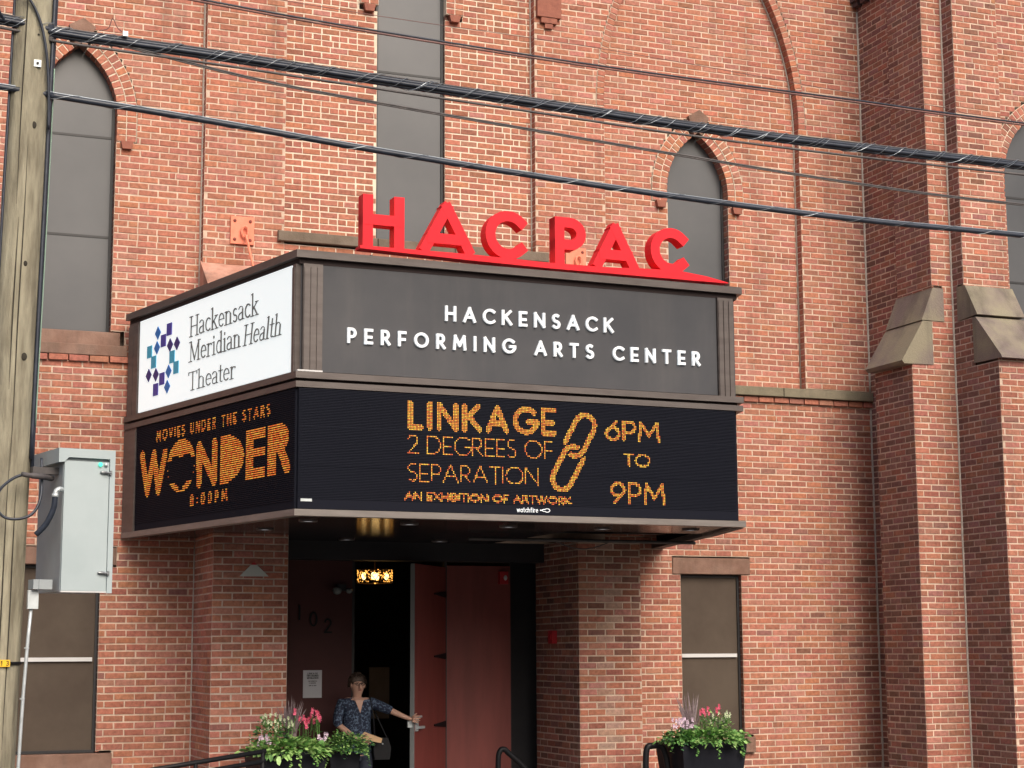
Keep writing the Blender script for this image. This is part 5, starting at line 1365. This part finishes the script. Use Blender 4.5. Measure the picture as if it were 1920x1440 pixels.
def flowers(name, c, rad, n, petal, label, stem=.12, size=.026, stems=True, spike=3):
    mb = MB()
    for i in range(n):
        x, y = c[0]+r2.uniform(-1, 1)*rad[0], c[1]+r2.uniform(-1, 1)*rad[1]; z = c[2]+r2.uniform(-.3, 1)*rad[2]
        if stems: mb.tube([(x, y, z-stem), (x+.005, y, z)], .0028, 4, 1)
        for k in range(spike):
            zc = z-k*.016
            for j in range(6):
                a = j*math.pi/3+k; leaf(mb, (x, y-.004, zc), (math.cos(a), -.7, math.sin(a)), size*r2.uniform(.7, 1.1), size*.8, 0, 0)
        if stems and r2.random() < .8:
            for k in range(3): leaf(mb, (x, y, z-stem*r2.uniform(.3, .9)), (r2.uniform(-1, 1), -.6, .5), .045, .015, 1, .2)
    o = mb.build(name, [petal, 'leaf_g'], None); tag(o, label, 'plant'); return o
# left planter
foliage('trailing_vine', (4.36, 16.66, .765), (.36, .28, .10), 800, ['leaf_l', 'leaf_g', 'leaf_l'], 'lime green trailing vine spilling over the rim of the left planter', (.04, .075), trail=12)
foliage('bushy_herb', (4.22, 16.78, .88), (.17, .15, .17), 300, ['leaf_g', 'leaf_d'], 'green leafy bush with pale blooms on the left of the left planter', (.03, .05))
spikes((4.42, 16.85, .82), 90, .25, .48, .42, 'purple brown grass fountain standing in the left planter', wd=.02)
flowers('pink_snapdragon', (4.56, 16.80, 1.02), (.15, .10, .12), 15, 'pet_pink', 'bright pink flower spikes in the left planter', .20)
flowers('cream_flowers', (4.25, 16.68, .99), (.16, .08, .12), 26, 'pet_white', 'cream flowers on the bush of the left planter', .10, .02, True, 2)
flowers('pale_pink_flowers', (4.10, 16.60, .86), (.07, .05, .06), 12, 'pet_pale', 'pale pink flowers at the left rim of the left planter', .05, .022, False, 2)
flowers('pale_pink_flowers', (4.66, 16.60, .88), (.05, .05, .05), 8, 'pet_pale', 'pale pink flowers at the right rim of the left planter', .05, .022, False, 2)
foliage('green_fern', (5.04, 17.05, .755), (.215, .20, .13), 1300, ['leaf_g', 'leaf_l', 'leaf_d'], 'fine leaved green fern mound in the narrow planter beside the woman', (.022, .042), trail=6)
# right planter
foliage('trailing_vine', (8.69, 16.46, .775), (.41, .28, .095), 1150, ['leaf_l', 'leaf_g', 'leaf_g'], 'green vine filling the rim of the planter under the right window', (.035, .065), trail=12)
foliage('bushy_herb', (8.84, 16.56, .87), (.17, .15, .15), 260, ['leaf_g', 'leaf_l', 'leaf_d'], 'green leafy bush in the planter under the right window', (.028, .045))
foliage('bushy_herb', (8.32, 16.42, .79), (.13, .13, .09), 240, ['leaf_g', 'leaf_d'], 'dark green leaves hanging at the left corner of the right planter', (.03, .05), trail=4)
spikes((8.60, 16.66, .80), 34, .32, .56, .42, 'dark purple grass blades rising from the right planter', wd=.022)
flowers('pink_snapdragon', (8.80, 16.58, 1.05), (.13, .07, .07), 10, 'pet_pink', 'bright pink flower spikes in the right planter', .18, .024)
flowers('pale_pink_flowers', (8.42, 16.44, .93), (.12, .07, .07), 24, 'pet_pale', 'pale pink flowers on the left side of the right planter', .06, .024, False, 2)
flowers('cream_flowers', (8.84, 16.50, .98), (.14, .06, .08), 18, 'pet_white', 'cream flowers below the pink spikes of the right planter', .08, .018, True, 2)

# ------------------------------------------------------------------ the woman in the doorway
wm = thing('person', 'woman in a dark blue printed blouse and glasses holding the door open', 'person', (5.40, 18.0, -.16))
def skin_body(name, joints, edges, mt_, parent, root=0, sub=2):
    me = bpy.data.meshes.new(name); o0 = Vector(joints[root][0])
    me.from_pydata([tuple(Vector(p)-o0) for p, r in joints], edges, [])
    ob = link_mesh(name, me, o0, parent); me.materials.append(M[mt_])
    md = ob.modifiers.new('skin', 'SKIN'); md.use_smooth_shade = True
    sv = me.skin_vertices[0].data if me.skin_vertices else None
    if sv is None:
        bm_l = None
        bpy.context.view_layer.update()
    if not me.skin_vertices:
        import bmesh
        bm = bmesh.new(); bm.from_mesh(me); lay = bm.verts.layers.skin.verify(); bm.to_mesh(me); bm.free()
    for v, (p, r) in zip(me.skin_vertices[0].data, joints):
        v.radius = r if isinstance(r, tuple) else (r, r); v.use_root = False
    me.skin_vertices[0].data[root].use_root = True
    sb = ob.modifiers.new('sub', 'SUBSURF'); sb.levels = sub; sb.render_levels = sub
    return ob
X, Y = 5.425, 18.0
J = [((X, Y, .74), (.115, .085)), ((X, Y, .90), (.105, .08)), ((X, Y-.005, 1.05), (.12, .085)), ((X, Y, 1.16), (.10, .07)), ((X, Y, 1.20), (.046, .046)), ((X, Y-.015, 1.25), (.048, .048)),   # 0-5
     ((X, Y-.03, 1.318), (.078, .088)), ((X, Y-.02, 1.395), (.066, .074)),                                                                             # head 6,7
     ((X+.16, Y, 1.165), (.048, .048)), ((X+.33, Y-.07, 1.08), (.038, .038)), ((X+.50, Y-.15, 1.00), (.024, .024)), ((X+.55, Y-.17, .985), (.026, .018)),        # right-hand side arm to the door 8-11
     ((X-.16, Y, 1.165), (.048, .048)), ((X-.21, Y-.03, .94), (.038, .038)), ((X-.06, Y-.18, .80), (.026, .026)), ((X+.0, Y-.21, .79), (.027, .018)),            # bent arm 12-15
     ((X+.09, Y, .62), (.085, .085)), ((X+.095, Y-.01, .33), (.058, .058)), ((X+.10, Y+.02, -.08), (.04, .04)), ((X+.10, Y-.10, -.12), (.04, .03)),               # leg 16-19
     ((X-.09, Y, .62), (.085, .085)), ((X-.095, Y-.01, .33), (.058, .058)), ((X-.10, Y+.02, -.08), (.04, .04)), ((X-.10, Y-.10, -.12), (.04, .03))]
Ed = [(0, 1), (1, 2), (2, 3), (3, 4), (4, 5), (5, 6), (6, 7), (3, 8), (8, 9), (9, 10), (10, 11), (3, 12), (12, 13), (13, 14), (14, 15), (0, 16), (16, 17), (17, 18), (18, 19), (0, 20), (20, 21), (21, 22), (22, 23)]
skin_body('body', J, Ed, 'skin', wm)
# fingers
def fingers(base, dirs, curl, side):
    mb = MB()
    for i, (bx, d, ln) in enumerate(dirs):
        p0 = Vector(base)+Vector(bx); d = Vector(d).normalized(); c = Vector(curl)
        p1 = p0+d*ln*.45; p2 = p1+(d+c*.6).normalized()*ln*.32; p3 = p2+(d+c*1.4).normalized()*ln*.26
        mb.tube([p0-d*.015, p0, p1, p2, p3], [.008, .0085, .008, .0072, .0055], 6)
    mb.build('hand_fingers', 'skin', wm, smooth=True)
fingers((X+.565, Y-.175, .985), [((0, 0, .027), (1, -.15, .1), .075), ((.002, 0, .010), (1, -.15, 0), .082), ((0, 0, -.008), (1, -.15, -.05), .078), ((-.004, 0, -.025), (1, -.15, -.12), .062), ((-.01, -.012, .03), (.5, -.8, .6), .055)], (.1, .8, -.1), 1)
fingers((X+.015, Y-.215, .79), [((0, 0, .024), (1, -.2, .0), .075), ((.002, 0, .008), (1, -.2, -.1), .08), ((0, 0, -.009), (1, -.2, -.15), .075), ((-.003, 0, -.024), (1, -.2, -.2), .06), ((-.01, -.012, .03), (.6, -.4, .7), .055)], (0, -.5, -.5), 1)
# blouse, trousers
JB = [((X, Y, .60), (.20, .14)), ((X, Y, .74), (.185, .13)), ((X, Y, .90), (.160, .115)), ((X, Y-.005, 1.05), (.162, .11)), ((X, Y, 1.145), (.13, .08)), ((X, Y+.012, 1.195), (.055, .045)),
      ((X+.165, Y, 1.155), (.066, .062)), ((X+.30, Y-.055, 1.095), (.056, .056)), ((X+.37, Y-.09, 1.065), (.052, .050)),
      ((X-.165, Y, 1.155), (.066, .062)), ((X-.22, Y-.03, .98), (.056, .056)), ((X-.20, Y-.05, .91), (.050, .050))]
skin_body('blouse', JB, [(0, 1), (1, 2), (2, 3), (3, 4), (4, 5), (4, 6), (6, 7), (7, 8), (4, 9), (9, 10), (10, 11)], 'blouse', wm)
JT = [((X, Y, .72), (.135, .10)), ((X+.09, Y, .60), (.10, .095)), ((X+.095, Y-.01, .33), (.075, .072)), ((X+.10, Y+.02, -.05), (.06, .06)), ((X-.09, Y, .60), (.10, .095)), ((X-.095, Y-.01, .33), (.075, .072)), ((X-.10, Y+.02, -.05), (.06, .06))]
skin_body('trousers', JT, [(0, 1), (1, 2), (2, 3), (0, 4), (4, 5), (5, 6)], 'jeans', wm)
# V neck skin panel
mb = MB(); mb.add([(X-.045, Y-.088, 1.19), (X+.045, Y-.088, 1.19), (X+.004, Y-.118, 1.055)], [(0, 2, 1)]); mb.add([(X-.045, Y-.05, 1.215), (X+.045, Y-.05, 1.215), (X+.045, Y-.088, 1.19), (X-.045, Y-.088, 1.19)], [(0, 3, 2, 1)])
mb.build('neckline', 'skin', wm)
# face
hx, hy, hz = X, Y-.03, 1.342
mb = MB(); mb.ball((hx, hy-.085, hz-.015), (.012, .018, .022), 0, 8, 6); mb.build('nose', 'skin', wm, smooth=True)
M['lips'] = mat('lips', (.40, .12, .11), None, .5)
mb = MB(); mb.ball((hx, hy-.080, hz-.052), (.021, .008, .006), 0, 8, 6); mb.build('mouth', 'lips', wm, smooth=True)
for s in (-1, 1):
    mb = MB(); mb.ball((hx+s*.027, hy-.078, hz+.014), (.010, .006, .005), 0, 8, 6); mb.build('eye', 'black', wm)
    mb = MB(); mb.ball((hx+s*.071, hy-.0, hz-.005), (.010, .018, .028), 0, 8, 6); mb.build('ear', 'skin', wm, smooth=True)
mb = MB()
for s in (-1, 1):
    mb.tube([(hx+s*.029+.021*math.cos(q), hy-.092, hz+.012+.015*math.sin(q)) for q in [2*math.pi*i/12 for i in range(13)]], .0028, 5)
    mb.tube([(hx+s*.05, hy-.090, hz+.016), (hx+s*.074, hy-.0, hz+.012)], .0024, 5)
mb.tube([(hx-.009, hy-.094, hz+.016), (hx+.009, hy-.094, hz+.016)], .0026, 5); mb.build('glasses', 'black', wm)
# short hair: cap of tufts
mb = MB()
for i in range(700):
    a = r2.uniform(0, 2*math.pi); b_ = r2.uniform(-.35, 1.0); h_ = math.sqrt(max(0, 1-b_*b_))
    if math.sin(a)*h_ < -.42 and b_ < .66: continue
    if b_ < 0 and math.sin(a) < -.2: continue
    p = (hx+.080*h_*math.cos(a), hy+.020+.088*h_*math.sin(a), hz+.02+.098*b_)
    leaf(mb, p, (h_*math.cos(a)+r2.uniform(-.4, .4), h_*math.sin(a)+.2, b_-.5), r2.uniform(.018, .03), .02, 0, .5)
mb.ball((hx, hy+.032, hz+.032), (.080, .078, .088), 0, 16, 10)
mb.build('hair', 'hair', wm, smooth=False)
# papers in her hand, shoulder bag
mb = MB(); mb.poly([(X-.05, Y-.235, .80), (X+.19, Y-.25, .755), (X+.205, Y-.235, .80), (X+.02, Y-.22, .87)], (0, .01, 0)); o = mb.build('held_papers', 'paper_tan', None); tag(o, 'tan folder of papers held at the woman\'s waist', 'papers')
bg_ = thing('handbag', 'black handbag hanging from the shoulder of the woman in the doorway', 'bag', (X+.23, Y-.02, .60))
mb = MB(); mb.poly([(X+.16, Y-.13, .58), (X+.32, Y-.13, .58), (X+.335, Y-.13, .70), (X+.30, Y-.13, .80), (X+.18, Y-.13, .80), (X+.145, Y-.13, .70)], (0, .09, 0)); mb.build('bag_body', 'black', bg_)
mb = MB(); mb.tube(smooth_path([(X+.17, Y-.09, .80), (X+.15, Y-.10, 1.0), (X+.13, Y-.05, 1.20), (X+.16, Y+.03, 1.18), (X+.24, Y+.04, 1.0), (X+.31, Y-.06, .80)]), .008, 6); mb.build('bag_strap', 'black', bg_)
mb = MB(); mb.ball((X+.24, Y-.135, .74), .010); mb.build('bag_clasp', 'galv', bg_)
